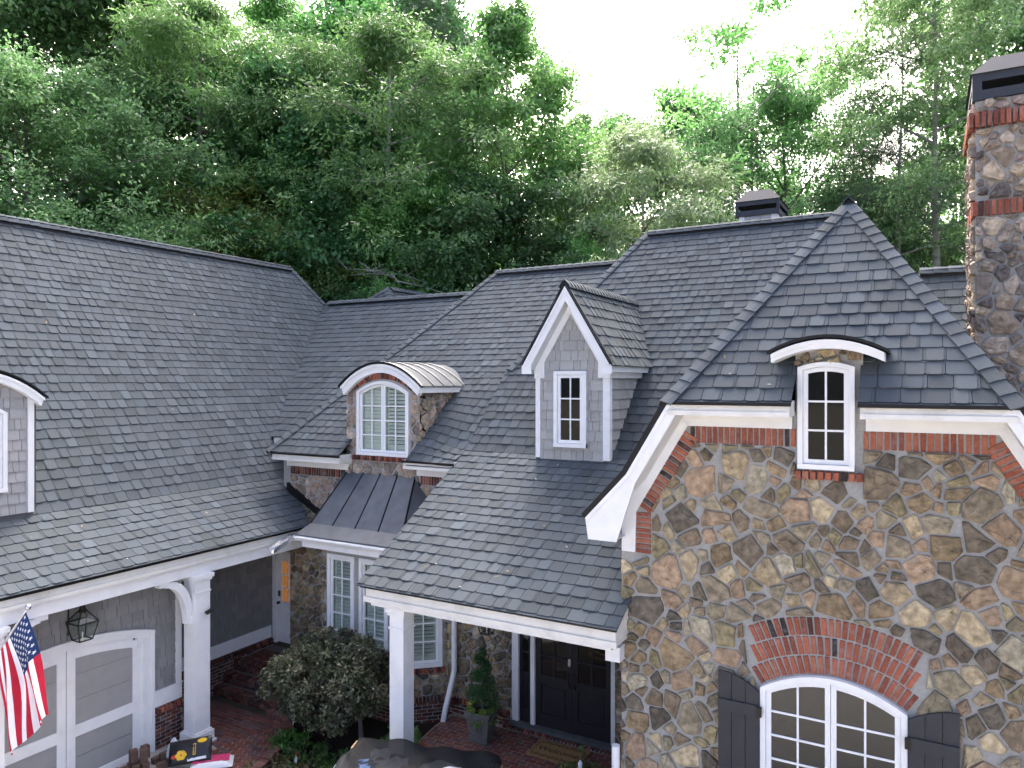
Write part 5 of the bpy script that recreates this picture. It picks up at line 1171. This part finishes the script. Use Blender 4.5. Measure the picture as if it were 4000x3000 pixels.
# doormat
mat('coir', (.30, .185, .085), rough=1., var=.2, vscale=80, bump=.6, bscale=200); mat('mat_print', (.035, .028, .022), rough=1.)
mt = thing('doormat', 'brown coir doormat reading Welcome with black scrolls', 'doormat', (-5.28, 10.93, PZ + .003), 0.)
MB().box(-.46, .46, -.275, .275, 0, .018).build('coir_pad', 'coir', mt, local=True)
fc = bpy.data.curves.new('lettering', 'FONT'); fc.body = 'Welcome'; fc.size = .185; fc.align_x = 'CENTER'; fc.align_y = 'CENTER'; fc.extrude = .001; fc.shear = .12
fo = bpy.data.objects.new('lettering', fc); COL.objects.link(fo); dg_ = bpy.context.evaluated_depsgraph_get(); lm = bpy.data.meshes.new_from_object(fo.evaluated_get(dg_)); bpy.data.objects.remove(fo); lm.materials.clear(); lm.materials.append(MATS['mat_print'])
fo = bpy.data.objects.new('lettering', lm); COL.objects.link(fo); fo.parent = mt; fo.location = (0, 0, .0205)
sc_ = MB()
for row, y in ((0, .205), (1, -.205)):
    for i in range(11):
        x = -.37 + i * .074; s = 1 if i % 2 else -1
        sc_.tube([(x + (.036 - .003 * k) * math.cos(k * .75 * s), y + (.036 - .003 * k) * math.sin(k * .75 * s), .019) for k in range(10)], .0055, 4)
for sx in (-1, 1):
    for i in range(4): sc_.tube([(sx * .415 + (.03 - .003 * k) * math.cos(k * .75), -.13 + i * .085 + (.03 - .003 * k) * math.sin(k * .75), .019) for k in range(9)], .005, 4)
o = sc_.build('scroll_print', 'mat_print', mt, local=True); o['kind'] = 'stuff'
# ---------------------------------------------------------------- flag
mat('flag_red', (.42, .012, .035), rough=.75, var=.08, vscale=8, trans=.25); mat('flag_white', (.74, .74, .76), rough=.75, var=.05, vscale=8, trans=.25); mat('flag_blue', (.010, .030, .105), rough=.75, var=.08, trans=.15)
fl = thing('flag', 'american flag hanging from a metal pole by the garage door', 'flag', (-11.0, 5.30, 2.60))
Tp, Tb = Vector((-10.55, 5.46, 3.30)), Vector((-11.0, 5.26, 2.60)); pd = (Tp - Tb).normalized()
mb = MB(); mb.tube([Tb, Tp], .014, 10); mb.build('pole', 'bright_metal', fl); mb = MB(); mb.lathe([(.0, -.04), (.028, -.03), (.04, 0), (.028, .03), (.0, .04)], c=tuple(Tp), k=12); mb.build('finial', 'bright_metal', fl, smooth=True)
MB().tube([Tb + Vector((-.02, 0, -.02)), Tb + pd * .10], .024, 8).build('pole_socket', 'bright_metal', fl)
c00, c10, c01, c11 = Tp - pd * .06, Tp - pd * .80, Vector((-10.31, 5.69, 1.86)), Vector((-10.82, 5.37, 1.22))
def flag_pt(h, f):
    p = c00.lerp(c10, h).lerp(c01.lerp(c11, h), f); a = .075 * min(1, f * 2.2)
    n = Vector((.49, -.87, 0)); s = Vector((.87, .49, 0))
    return p + n * a * (math.sin(h * 9.5 + f * 1.6) + .45 * math.sin(h * 21 - f * 3.)) + s * (.05 * math.sin(f * 4.2 + .6) * f + .035 * math.cos(h * 9.5 + f * 1.6) * min(1, f * 2)) + Vector((0, 0, -.04 * math.sin(math.pi * h) * (1 - f)))
nh, nf = 52, 44; me = bpy.data.meshes.new('cloth'); vs = [flag_pt(i / nh, j / nf) for i in range(nh + 1) for j in range(nf + 1)]
fs = [(i * (nf + 1) + j, i * (nf + 1) + j + 1, (i + 1) * (nf + 1) + j + 1, (i + 1) * (nf + 1) + j) for i in range(nh) for j in range(nf)]
me.from_pydata([tuple(v) for v in vs], [], fs); [me.materials.append(MATS[k]) for k in ('flag_red', 'flag_white', 'flag_blue')]
mi = [2 if (i < nh * 7 / 13 and j < nf * .4) else (int(i * 13 / nh) % 2) for i in range(nh) for j in range(nf)]; me.polygons.foreach_set('material_index', mi); me.polygons.foreach_set('use_smooth', [True] * len(mi)); me.update()
fo_ = bpy.data.objects.new('cloth', me); COL.objects.link(fo_); fo_.parent = fl; fo_.location = -fl.location
sm = MB()
for rrow in range(9):
    for k in range(6 if rrow % 2 == 0 else 5):
        h0 = (rrow + 1) / 10 * 7 / 13; f0 = ((k + .5) / 6 if rrow % 2 == 0 else (k + 1) / 6) * .4
        for sg in (1, -1):
            pts = []
            for q in range(10):
                t = q * math.pi / 5; R_ = (.025 if q % 2 == 0 else .010); pts.append(flag_pt(h0 + R_ * math.cos(t) / .74, f0 + R_ * math.sin(t) / 1.38) + Vector((.49, -.87, 0)) * .006 * sg)
            cp = flag_pt(h0, f0) + Vector((.49, -.87, 0)) * .006 * sg; sm.add(pts + [cp], [(q, (q + 1) % 10, 10) for q in range(10)])
o = sm.build('stars', 'flag_white', fl); o['kind'] = 'stuff'

# ---------------------------------------------------------------- tarp covered stack
m = mat('tarp_mesh', (.009, .011, .014), rough=.65, spec=.2, var=.35, vscale=6, bump=.4, bscale=14)
n_ = m.node_tree; tr_ = n_.nodes.new('ShaderNodeBsdfTransparent'); ms_ = n_.nodes.new('ShaderNodeMixShader'); ms_.inputs[0].default_value = .20
n_.links.new(n_.nodes['Principled BSDF'].outputs[0], ms_.inputs[1]); n_.links.new(tr_.outputs[0], ms_.inputs[2]); n_.links.new(ms_.outputs[0], n_.nodes['Material Output'].inputs['Surface'])
mat('wrap_white', (.55, .57, .60), rough=.45, var=.2, vscale=9); mat('wrap_brown', (.06, .05, .045), rough=.8, var=.3, vscale=6); mat('pallet_wood', (.42, .31, .18), rough=.9, var=.25, vscale=14); mat('wrap_blue', (.10, .16, .28), rough=.5)
stk = thing('covered_stack', 'shingle bundles stacked on a pallet under black mesh sheeting', 'covered stack', (-5.53, 7.37, .17), math.radians(19))
rn = random.Random(4)
for k in range(3):
    for zz in (0, .11): MB().box(-.97, .97, -.55 + k * .5, -.43 + k * .5, zz, zz + .025).build('pallet_board', 'pallet_wood', stk, local=True)
    MB().box(-.97, .97, -.55 + k * .5, -.45 + k * .5, .026, .109).build('pallet_runner', 'pallet_wood', stk, local=True)
z = .14
for lv_ in range(9):
    for k in range(2):
        dx, dy = rn.uniform(-.03, .03), rn.uniform(-.03, .03); MB().box(-.93 + k * .95 + dx, -.02 + k * .95 + dx, -.52 + dy, .50 + dy, z, z + .118).build('bundle', rn.choice(('wrap_brown', 'room_dark', 'room_dark')), stk, local=True)
    z += .125
MB().box(-.99, -.90, .36, .56, .16, 1.37).build('side_board', 'pallet_wood', stk, local=True); MB().box(.92, 1.0, .33, .55, .16, 1.24).build('side_board', 'pallet_wood', stk, local=True)
for q, (x, y, w_, d_, mm_, rz) in enumerate(((-.30, -.05, .22, .26, 'wrap_white', .3), (.28, -.10, .30, .34, 'wrap_white', -.5), (-.55, .28, .13, .12, 'wrap_white', .2), (-.62, -.02, .16, .10, 'wrap_blue', .1), (-.05, -.08, .10, .16, 'pallet_wood', .5))):
    pts = []
    for i in range(7):
        for j in range(7):
            u, v = (i / 6 - .5) * 2 * w_, (j / 6 - .5) * 2 * d_; cr, sr = math.cos(rz), math.sin(rz); pts.append((x + u * cr - v * sr, y + u * sr + v * cr, 1.325 + rn.uniform(0, .05) + .03 * (1 - (i / 3 - 1) ** 2)))
    MB().add(pts, [(i * 7 + j, (i + 1) * 7 + j, (i + 1) * 7 + j + 1, i * 7 + j + 1) for i in range(6) for j in range(6)]).build('loose_wrapper', mm_, stk, local=True)
nx_, ny_ = 46, 34; tv = []
for i in range(nx_ + 1):
    for j in range(ny_ + 1):
        u, v = (i / nx_ - .5) * 2.75, (j / ny_ - .5) * 1.95; ex, ey = max(0, abs(u) - .98), max(0, abs(v) - .58)
        x = u - math.copysign(ex * .78, u) if ex else u; y = v - math.copysign(ey * .78, v) if ey else v
        zt_ = 1.40 + .035 * math.sin(u * 5.1 + 1) * math.cos(v * 4.3) + .022 * math.sin(u * 11 + v * 9) + .045 * math.exp(-((u + .3) ** 2 + v * v) * 7) - .10 * max(0, u - .1) ** 1.3
        tv.append((x, y, zt_ - 1.0 * ex - 1.0 * ey + .03 * math.sin(9 * v + 5 * u) * (ex + ey) * 3))
MB().add(tv, [(i * (ny_ + 1) + j, (i + 1) * (ny_ + 1) + j, (i + 1) * (ny_ + 1) + j + 1, i * (ny_ + 1) + j + 1) for i in range(nx_) for j in range(ny_)]).build('mesh_sheet', 'tarp_mesh', stk, smooth=True, local=True)
tpc = bpy.data.objects.new('torn_wrapper', None)
mb = MB(); mb.add([(-1.03, .25, 1.33), (-1.13, -.1, 1.12), (-1.05, -.12, 1.10), (-.98, .22, 1.35), (-1.10, .1, 1.26)], [(0, 4, 1, 2, 3)]); mb.build('torn_wrapper', 'wrap_white', stk, local=True)

# ---------------------------------------------------------------- loose pavers and bags by the garage
mat('old_paver', (.12, .075, .058), rough=.95, var=.3, vscale=20, bump=.4, bscale=80)
pm = MB(); pm.add([(x, y, z) for z in (0, .2) for x, y in ((-.058, -.048), (.058, -.048), (.058, .048), (-.058, .048))] , [(3, 2, 1, 0), (4, 5, 6, 7), (0, 1, 5, 4), (1, 2, 6, 5), (2, 3, 7, 6), (3, 0, 4, 7)])
first = None
PV = [(-11.18, 7.08, 0, .1, 0), (-11.05, 7.06, 0, -.1, 0), (-11.12, 7.20, 0, .2, 0), (-10.98, 7.18, 0, .0, 0), (-11.15, 7.34, 0, .1, 0), (-11.01, 7.32, 0, -.2, 0), (-11.10, 7.45, .0, .1, 0), (-10.98, 7.45, 0, .3, 0),
      (-11.13, 7.36, .205, .15, 0), (-11.02, 7.46, .205, -.1, 0), (-11.10, 7.54, .205, .2, 0), (-11.17, 7.72, .03, .3, 1), (-10.98, 7.66, .03, -.2, 1), (-11.08, 7.80, .10, .1, 1), (-10.93, 7.78, .03, .5, 1)]
for x, y, z_, rz, ly in PV:
    if first is None: o = pm.build('loose_paver', 'old_paver'); first = o
    else: o = first.copy(); COL.objects.link(o)
    o.location = (x, y, z_ + .006); o.rotation_euler = (0, math.pi / 2 if ly else 0, rz + 1.2)
    tag(o, ('loose brown paver standing on end in the pile beside the garage door', 'loose brown paver lying flat between the pile and the plastic bag')[ly], 'paver', 'loose pavers piled by the garage')
def pillow(w_, l_, h_, k=14, crumple=.0, seed=1, pw=3.):
    r = random.Random(seed); mb = MB(); vs = []
    for sgn in (1, -1):
        for i in range(k + 1):
            for j in range(k + 1):
                u, v = i / k * 2 - 1, j / k * 2 - 1; z = sgn * h_ * (max(0, (1 - abs(u) ** pw)) * max(0, 1 - abs(v) ** pw)) ** .45 + r.uniform(-crumple, crumple) * (1 - max(abs(u), abs(v)) ** 4)
                vs.append((u * w_, v * l_, z))
    n = (k + 1) ** 2
    for b, s in ((0, 1), (n, -1)): mb.f.extend([tuple((b + i * (k + 1) + j, b + (i + 1) * (k + 1) + j, b + (i + 1) * (k + 1) + j + 1, b + i * (k + 1) + j + 1)[::s]) for i in range(k) for j in range(k)])
    mb.v = vs; mb.c = [(1, 1, 1)] * len(vs); return mb
mat('bag_black', (.012, .012, .014), rough=.3, spec=.5, var=.2); mat('bag_yellow', (.75, .47, .03), rough=.35); mat('bag_red', (.45, .06, .02), rough=.35); mat('bag_white', (.68, .70, .72), rough=.35, var=.06); mat('bag_pink', (.50, .05, .14), rough=.35, var=.3, vscale=20); mat('bag_green', (.03, .16, .11), rough=.35)
sb = thing('soil_bag', 'black soil bag with yellow flower print leaning on the garage column', 'bag', (-10.56, 7.98, .26))
sb.rotation_euler = (math.radians(52), math.radians(-7), math.radians(29.4 + 8))
pillow(.34, .19, .075, crumple=.010, seed=2).build('sack', 'bag_black', sb, smooth=True, local=True)
def disc(mb, cx, cy, rx, ry, z, k=18): mb.add([(cx + rx * math.cos(2 * math.pi * i / k), cy + ry * math.sin(2 * math.pi * i / k), z) for i in range(k)], [tuple(range(k))])
mb = MB(); disc(mb, .20, .12, .075, .034, .066); mb.build('oval_print', 'bag_yellow', sb, local=True)
mb = MB()
for q in range(6): disc(mb, -.12 + .05 * math.cos(q * 1.05), -.06 + .045 * math.sin(q * 1.05), .042, .036, .0790 + q * .0004, 10)
mb.build('flower_print', 'bag_yellow', sb, local=True); mb = MB(); disc(mb, -.23, -.07, .05, .035, .071); mb.build('petal_print', 'bag_red', sb, local=True); mb = MB(); disc(mb, -.12, -.06, .014, .014, .083); mb.build('flower_centre', 'bag_red', sb, local=True)
mb = MB(); mb.box(-.02, .27, -.165, -.125, .045, .0615); mb.build('white_band', 'bag_white', sb, local=True); mb = MB(); mb.box(.065, .105, -.085, .085, .070, .0795); mb.build('name_panel', 'bag_yellow', sb, local=True); mb = MB(); mb.box(.075, .095, -.075, .075, .0796, .0802); mb.build('name_bar', 'bag_black', sb, local=True)
pb = thing('soil_bag', 'pink and white bag lying under the black soil bag', 'bag', (-10.22, 8.13, .075)); pb.rotation_euler = (.05, .0, math.radians(45)); pillow(.33, .17, .07, crumple=.006, seed=3).build('sack', 'bag_white', pb, smooth=True, local=True)
mb = MB(); mb.box(-.29, .27, -.07, .12, .058, .0745); mb.build('pink_print', 'bag_pink', pb, local=True)
wb = thing('plastic_bag', 'crumpled white and green plastic bag beside the pavers', 'bag', (-10.93, 7.95, .01)); r_ = random.Random(9); vs = []; k = 16
for i in range(9):
    t = i / 8; R_ = .15 * math.sin(min(1, t * 1.5 + .25) * math.pi * .62) * (1 - t ** 2.2) + .012
    for j in range(k): a = 2 * math.pi * j / k; q = R_ * r_.uniform(.75, 1.2); vs.append((q * math.cos(a), q * math.sin(a) * .8, t * .40))
mb = MB(); mb.add(vs, [(i * k + j, i * k + (j + 1) % k, (i + 1) * k + (j + 1) % k, (i + 1) * k + j) for i in range(8) for j in range(k)]); mb.build('bag_film', 'bag_white', wb, local=True)
mb = MB(); mb.add([(x * 1.03, y * 1.03, z) for x, y, z in [vs[k * 3 + 9], vs[k * 3 + 11], vs[k * 5 + 11], vs[k * 5 + 9]]], [(0, 1, 2, 3)]); mb.add([(x * 1.03, y * 1.03, z) for x, y, z in [vs[k * 2 + 12], vs[k * 2 + 14], vs[k * 4 + 14], vs[k * 4 + 12]]], [(0, 1, 2, 3)]); mb.build('bag_print', 'bag_green', wb, local=True)

# a few dry leaves and twigs lying on the roofs
g = np.random.default_rng(19); fm = MB()
def litter(F, us, vs, n):
    for _ in range(n):
        u, v = g.uniform(*us), g.uniform(*vs); a = g.uniform(0, 6.28); s_ = g.uniform(.018, .04); ca, sa = math.cos(a) * s_, math.sin(a) * s_
        fm.add([F(u - ca, v - sa, .042), F(u + sa * .4, v - ca * .4, .05), F(u + ca, v + sa, .044), F(u - sa * .4, v + ca * .4, .048)], [(0, 1, 2, 3)], tuple(np.array([(.20, .13, .06), (.30, .24, .13), (.12, .09, .05), (.45, .42, .36)][g.integers(4)]) * g.uniform(.7, 1.2)))
litter(Fg, (3.5, 10.8), (.1, 1.6), 22); litter(Fg2, (4., 12.), (.2, 6.), 26); litter(Fp, (-7., -3.4), (.1, 3.6), 18); litter(Fm, (-6.9, -4.2), (.2, 2.2), 10); litter(Fh, (-2.2, -1.5), (.1, .8), 3); litter(Fl, (-11.3, -10.4), (.1, 2.), 4)
mat('dry_leaf', attr=True, rough=.9, var=.2, vscale=30); tag(fm.build('fallen_leaves', 'dry_leaf'), 'scattered dry leaves and twigs lying on the shingles', 'leaves', kind='stuff')
# ---------------------------------------------------------------- the wood behind the house
def at_col(x, t): u = (x - 2000) / FPX; return (t * (CY * u - SY), t * (SY * u + CY))     # a tree's spot: bearing x at depth t metres
TREE_MESH = {}
def tree_mesh(key, seed, h, rad, base, n_limb, leaves, size, cols, droop=.0, aspect=.45, up=.55, clump=.62, bark='bark', sparse=1., trunk_r=.17, kind='broad', lean=0., shape=.75, mixc=.5, dead=0):
    g = np.random.default_rng(seed); r = random.Random(seed)
    tm = MB(); bend = [(0, 0, 0)]; x = y = 0.
    for i in range(1, 9): x += r.uniform(-.12, .12) + lean * h / 8; y += r.uniform(-.12, .12); bend.append((x, y, h * .97 * i / 8))
    tm.tube([(p[0], p[1], p[2] - (.3 if i == 0 else 0)) for i, p in enumerate(bend)], [trunk_r * (1.25 if i == 0 else 1) * (1 - .88 * i / 8) for i in range(9)], 9)
    def on_trunk(f): k = min(7, int(f * 8)); q = f * 8 - k; a, b = bend[k], bend[k + 1]; return Vector(a).lerp(Vector(b), q)
    tips = []
    for i in range(n_limb):
        f = base + (1 - base) * ((i + r.random()) / n_limb) * .97; p0 = on_trunk(f); az = i * 2.4 + r.uniform(-.5, .5)
        s = (f - base) / (1 - base); env = (math.sin(math.pi * min(1, (s * .82 + .22))) ** shape if kind == 'broad' else (1 - s) ** .8 * .9 + .1); L = rad * env * r.uniform(.72, 1.12); L = max(L, .5)
        rise = (.25 + .55 * s - droop) * L if kind == 'broad' else (.05 + .35 * s) * L
        d = Vector((math.cos(az), math.sin(az), 0)); pm_ = p0 + d * L * .5 + Vector((0, 0, rise * .62 + .1 * L)); p1 = p0 + d * L + Vector((0, 0, rise - droop * .5))
        r0 = trunk_r * (1 - f) * .55 + .018; tm.tube([p0, pm_, p1], [r0, r0 * .6, .012], 6)
        isdead = i < dead
        ns = 6 if kind == 'broad' else 5
        for k in range(ns):
            q = .30 + .70 * (k + r.random()) / ns; a = p0.lerp(pm_, q * 2) if q < .5 else pm_.lerp(p1, q * 2 - 1); az2 = az + r.choice((-1, 1)) * r.uniform(.4, 1.3); l2 = L * r.uniform(.18, .42) + .25
            b = a + Vector((math.cos(az2), math.sin(az2), r.uniform(-.15, .5) - droop * .5)) * l2; tm.tube([a, a.lerp(b, .5) + Vector((0, 0, .05)), b], [r0 * .32 + .006, .012, .006], 4)
            if isdead:
                for _ in range(3): e_ = a.lerp(b, r.uniform(.3, 1)); tm.tube([e_, e_ + Vector((r.uniform(-.5, .5), r.uniform(-.5, .5), r.uniform(0, .5)))], [.009, .004], 3)
            else: tips += [a.lerp(b, .55), b] if kind == 'broad' else [b, a.lerp(b, .5)]
        if not isdead: tips.append(p1)
    if kind == 'broad' and sparse > .7:          # fill the crown's volume between the limbs
        for i in range(int(n_limb * 5.5)):
            f = base * .8 + (1 - base * .8) * r.random() * .98; s_ = max(0, (f - base) / (1 - base)); env = math.sin(math.pi * min(1, (s_ * .82 + .22))) ** shape
            az = r.uniform(0, 6.283); q = rad * env * (.35 + .65 * r.random() ** .5) * r.uniform(.75, 1.08); tips.append(on_trunk(f) + Vector((q * math.cos(az), q * math.sin(az), (.15 + .4 * s_) * q - droop * .3)))
    tips += [on_trunk(.985), on_trunk(.94)]
    T = np.array([tuple(p) for p in tips]); T = T[g.random(len(T)) < sparse]; nT = len(T); per = max(8, int(leaves / nT)); idx = np.repeat(np.arange(nT), per); N_ = len(idx)
    cr = clump * g.uniform(.65, 1.35, nT)
    if kind == 'broad':
        # sprays: each clump is a shallow dome of leaves hung on short twigs
        tw = g.integers(0, 9, N_); key_ = idx * 9 + tw; tg = np.random.default_rng(seed + 1); td = tg.normal(size=(nT * 9, 3)); td[:, 2] = td[:, 2] * .7 + .12; td /= np.linalg.norm(td, axis=1, keepdims=True); tl_ = tg.uniform(.45, 1.15, nT * 9)
        sdist = g.random((N_, 1)) ** .6; P = T[idx] + td[key_] * (tl_[key_] * cr[idx])[:, None] * sdist + g.normal(size=(N_, 3)) * np.array([.10, .10, .06]) * clump * 1.6
        P[:, 2] -= droop * .45 * (sdist[:, 0] ** 2) * cr[idx]
        a = td[key_] * .8 + g.normal(size=(N_, 3)) * .55; a[:, 2] -= .25 + droop
        nn = g.normal(size=(N_, 3)) * (1 - up) + np.array([0, 0, 1.]) * up + td[key_] * .35
    else:
        tw = g.integers(0, 14, N_); key_ = idx * 14 + tw; tg = np.random.default_rng(seed + 1); td = tg.normal(size=(nT * 14, 3)); td[:, 2] = td[:, 2] * .35 + .12; c0 = T[idx] + (td * cr.repeat(14)[:, None] * .55)[key_]
        a = g.normal(size=(N_, 3)); a[:, 2] += .35; a /= np.linalg.norm(a, axis=1, keepdims=True); P = c0 + a * size * .5; nn = g.normal(size=(N_, 3))
    a /= np.linalg.norm(a, axis=1, keepdims=True); b = np.cross(nn, a); b /= np.linalg.norm(b, axis=1, keepdims=True) + 1e-9
    s = size * g.uniform(.6, 1.35, (N_, 1)); V = np.empty((N_, 4, 3)); V[:, 0] = P - a * s * .5; V[:, 1] = P + b * s * aspect * .5 + a * s * .08; V[:, 2] = P + a * s * .5; V[:, 3] = P - b * s * aspect * .5 + a * s * .08
    co = quads('crown', V.reshape(-1, 3), 'leaf' if kind == 'broad' else 'needle', None, cols, g, idx, mixc=mixc); to = tm.build('trunk', bark)
    crown, trunk = co.data, to.data; bpy.data.objects.remove(co); bpy.data.objects.remove(to); TREE_MESH[key] = (crown, trunk, h)
G_oak = [(0.077, 0.155, 0.054), (0.099, 0.184, 0.069), (0.055, 0.117, 0.040), (0.123, 0.215, 0.095)]
G_hic = [(0.091, 0.178, 0.053), (0.110, 0.207, 0.065), (0.073, 0.141, 0.045)]
G_map = [(0.050, 0.126, 0.040), (0.066, 0.155, 0.049), (0.040, 0.097, 0.034), (0.078, 0.170, 0.068)]
G_yel = [(0.158, 0.209, 0.048), (0.125, 0.184, 0.044), (0.197, 0.210, 0.056), (0.098, 0.152, 0.037)]
G_gry = [(0.110, 0.163, 0.079), (0.091, 0.141, 0.068), (0.137, 0.191, 0.092)]
G_lit = [(0.105, 0.228, 0.062), (0.084, 0.191, 0.054), (0.130, 0.258, 0.080)]
G_pin = [(0.066, 0.106, 0.061), (0.078, 0.117, 0.074), (0.055, 0.088, 0.053)]
tree_mesh('oak', 101, 17, 4.8, .22, 26, 88000, .135, G_oak, clump=.95, aspect=.5)
tree_mesh('hickory', 102, 20, 4.6, .25, 26, 82000, .165, G_hic, droop=.35, aspect=.30, clump=1.0)
tree_mesh('maple', 103, 16, 4.4, .15, 26, 80000, .165, G_map, aspect=.7, clump=.95, up=.7)
tree_mesh('young', 104, 10, 3.0, .10, 24, 46000, .125, G_yel, droop=.15, aspect=.42, clump=.7, trunk_r=.09)
tree_mesh('pale', 105, 18, 4.4, .30, 26, 56000, .16, G_hic, droop=.4, aspect=.32, clump=.9, bark='pale_bark', sparse=.8, dead=7)
tree_mesh('sweetgum', 106, 19, 3.6, .18, 28, 78000, .15, G_lit, aspect=.7, clump=.85)
tree_mesh('chestnut', 107, 15, 4.6, .22, 24, 60000, .175, G_gry, droop=.55, aspect=.30, clump=.95, bark='pale_bark')
tree_mesh('sparse', 108, 22, 4.2, .42, 16, 11000, .20, G_lit, clump=.9, sparse=.55, bark='pale_bark', trunk_r=.16)
tree_mesh('pine', 109, 24, 3.6, .52, 22, 42000, .26, G_pin, aspect=.06, clump=1.25, kind='pine', bark='pale_bark', trunk_r=.19)
tree_mesh('youngpine', 110, 13, 3.4, .25, 24, 42000, .24, G_pin, aspect=.06, clump=1.15, kind='pine', trunk_r=.13)
tree_mesh('tall', 111, 22, 4.0, .50, 22, 56000, .16, G_oak, droop=.3, aspect=.42, clump=.9, bark='pale_bark', trunk_r=.20)
def tree(key, label, x, t, top, wide=1., rz=None, zoff=0., group='trees of the wood behind the house', seed=[0]):
    """x: bearing, t: depth, top: height of the crown's top above the ground (m)"""
    seed[0] += 1; crown, trunk, h = TREE_MESH[key]; X, Y = at_col(x, t); s = top / h
    o = thing(('broadleaf_tree', 'pine_tree')['pine' in key], label, ('tree', 'pine tree')['pine' in key], (X, Y, zoff), rz if rz is not None else seed[0] * 1.7, group); o.scale = (s * wide, s * wide, s)
    for nm, me in (('trunk', trunk), ('crown', crown)): c = bpy.data.objects.new(nm, me); COL.objects.link(c); c.parent = o
    return o
TR = [('oak', 'broad oak with light tufted leaves at the picture edge above the garage ridge', 130, 27, 18.2, 1.15), ('maple', 'tall dark tree behind the oak above the garage roof', 420, 36, 27, 1.2),
      ('hickory', 'feathery tree with drooping leaves above the middle of the garage ridge', 760, 31, 23.5, 1.15), ('young', 'young yellow green tree with reddish tips over the end of the garage ridge', 940, 29.5, 14.6, 1.1),
      ('maple', 'dense dark green tree standing where garage roof and connector meet', 1180, 32, 20.5, .95), ('pale', 'tree with bare pale limbs and feathery top above the connector roof', 1510, 31, 22.3, 1.15),
      ('oak', 'low dark tree filling the gap behind the connector ridge', 1330, 30.5, 14.0, 1.0), ('sweetgum', 'bright leafy tree just right of the small rear roof peak', 1620, 29.5, 15.2, 1.15),
      ('pine', 'tall pine with a bare straight trunk between two leafy trees', 1735, 38, 27.5, 1.15), ('sweetgum', 'tallest light green tree left of the open sky', 1960, 31, 22.6, .85),
      ('maple', 'rounded green tree above the link wing ridge', 1900, 28.5, 14.4, .95), ('pine', 'dark pine peeking over the trees beside the open sky', 2150, 42, 26.0, .8),
      ('hickory', 'drooping tree where the tall tree line steps down', 2260, 34, 19.5, .6), ('chestnut', 'grey green tree with pale trunk behind the main ridge corner', 2500, 29, 17.0, 1.0),
      ('maple', 'round topped tree farther back under the open sky', 2660, 40, 22.0, .9), ('sweetgum', 'small light tree low behind the main ridge end', 2300, 26.5, 11.8, .85),
      ('sparse', 'thin bare limbed tree rising into the open sky above the low chimney', 2860, 33, 23.8, 1.1), ('oak', 'full green tree between low chimney and gable peak', 3060, 34, 20.6, .92),
      ('sparse', 'thin far tree with few leaves right of the bare limbed tree', 3130, 44, 27.0, .7), ('youngpine', 'grey green pine just above the gable peak', 3400, 30, 16.4, 1.0),
      ('pine', 'pine with pale trunk right of the gable peak', 3510, 27.5, 20.5, .85), ('tall', 'large oak with pale trunk and drooping sprays beside the stone chimney', 3650, 27, 23.5, .95),
      ('maple', 'dark tree behind the stone chimney', 4020, 31, 25.5, .85), ('young', 'leafy sapling low between gable hip and chimney', 3570, 24, 9.3, .7), ('maple', 'understory tree behind the lower right ridge', 3350, 36, 15.0, 1.0),
      ('oak', 'tree filling the skyline behind the grey green tree', 2420, 43, 22.4, .7), ('hickory', 'tall tree at the top of the picture behind the feathery tree', 1080, 40, 28.5, 1.2), ('sweetgum', 'tall pale green tree behind the bare limbed one reaching the top edge', 1460, 41, 30., 1.1), ('maple', 'dark crown at the top edge between feathery tree and pine', 1640, 43, 29.5, .8),
      ('oak', 'leaning tree behind the first oak at the top of the picture edge', 30, 36, 27.0, 1.1)]
for a in TR: tree(*a)
# the deeper wood reads as one mass
g = np.random.default_rng(77); tops = []
sky_ = [(-600, 27), (0, 28), (600, 28), (1100, 27.5), (1500, 25), (1800, 23), (2050, 21), (2250, 18.5), (2500, 17), (2800, 17.5), (3100, 18), (3300, 15.5), (3450, 16), (3700, 21), (4100, 27), (4800, 27)]
C_, Rr_ = [], []; trunks = MB()
for i in range(150):
    x = g.uniform(-700, 4900); t = g.uniform(42, 62); X, Y = at_col(x, t); top = float(np.interp(x, [a for a, b in sky_], [b for a, b in sky_])) * (t / 42) ** .8 * g.uniform(.72, 1.0)
    trunks.tube([(X, Y, 0), (X + g.uniform(-.4, .4), Y, top * .6), (X + g.uniform(-.6, .6), Y, top * .95)], [.22, .15, .03], 6)
    for k in range(46):
        z = top * g.uniform(.08, 1.); rr = 3.6 * math.sin(math.pi * min(1, .22 + .8 * z / top)) ** .7; a_ = g.uniform(0, 6.28); q = rr * math.sqrt(g.random()); C_.append((X + q * math.cos(a_), Y + q * math.sin(a_), z)); Rr_.append(g.uniform(.7, 1.3))
wood = leaf_cloud('forest', None, C_, Rr_, 34, .34, G_oak + G_map + G_hic, 78, flat=.6, aspect=.5, up=.5)
tag(wood, 'deeper green wood closing the view behind the nearer trees', 'woodland', kind='stuff')
o = trunks.build('forest_trunks', 'bark', wood); o.location = (0, 0, 0); o['kind'] = 'stuff'
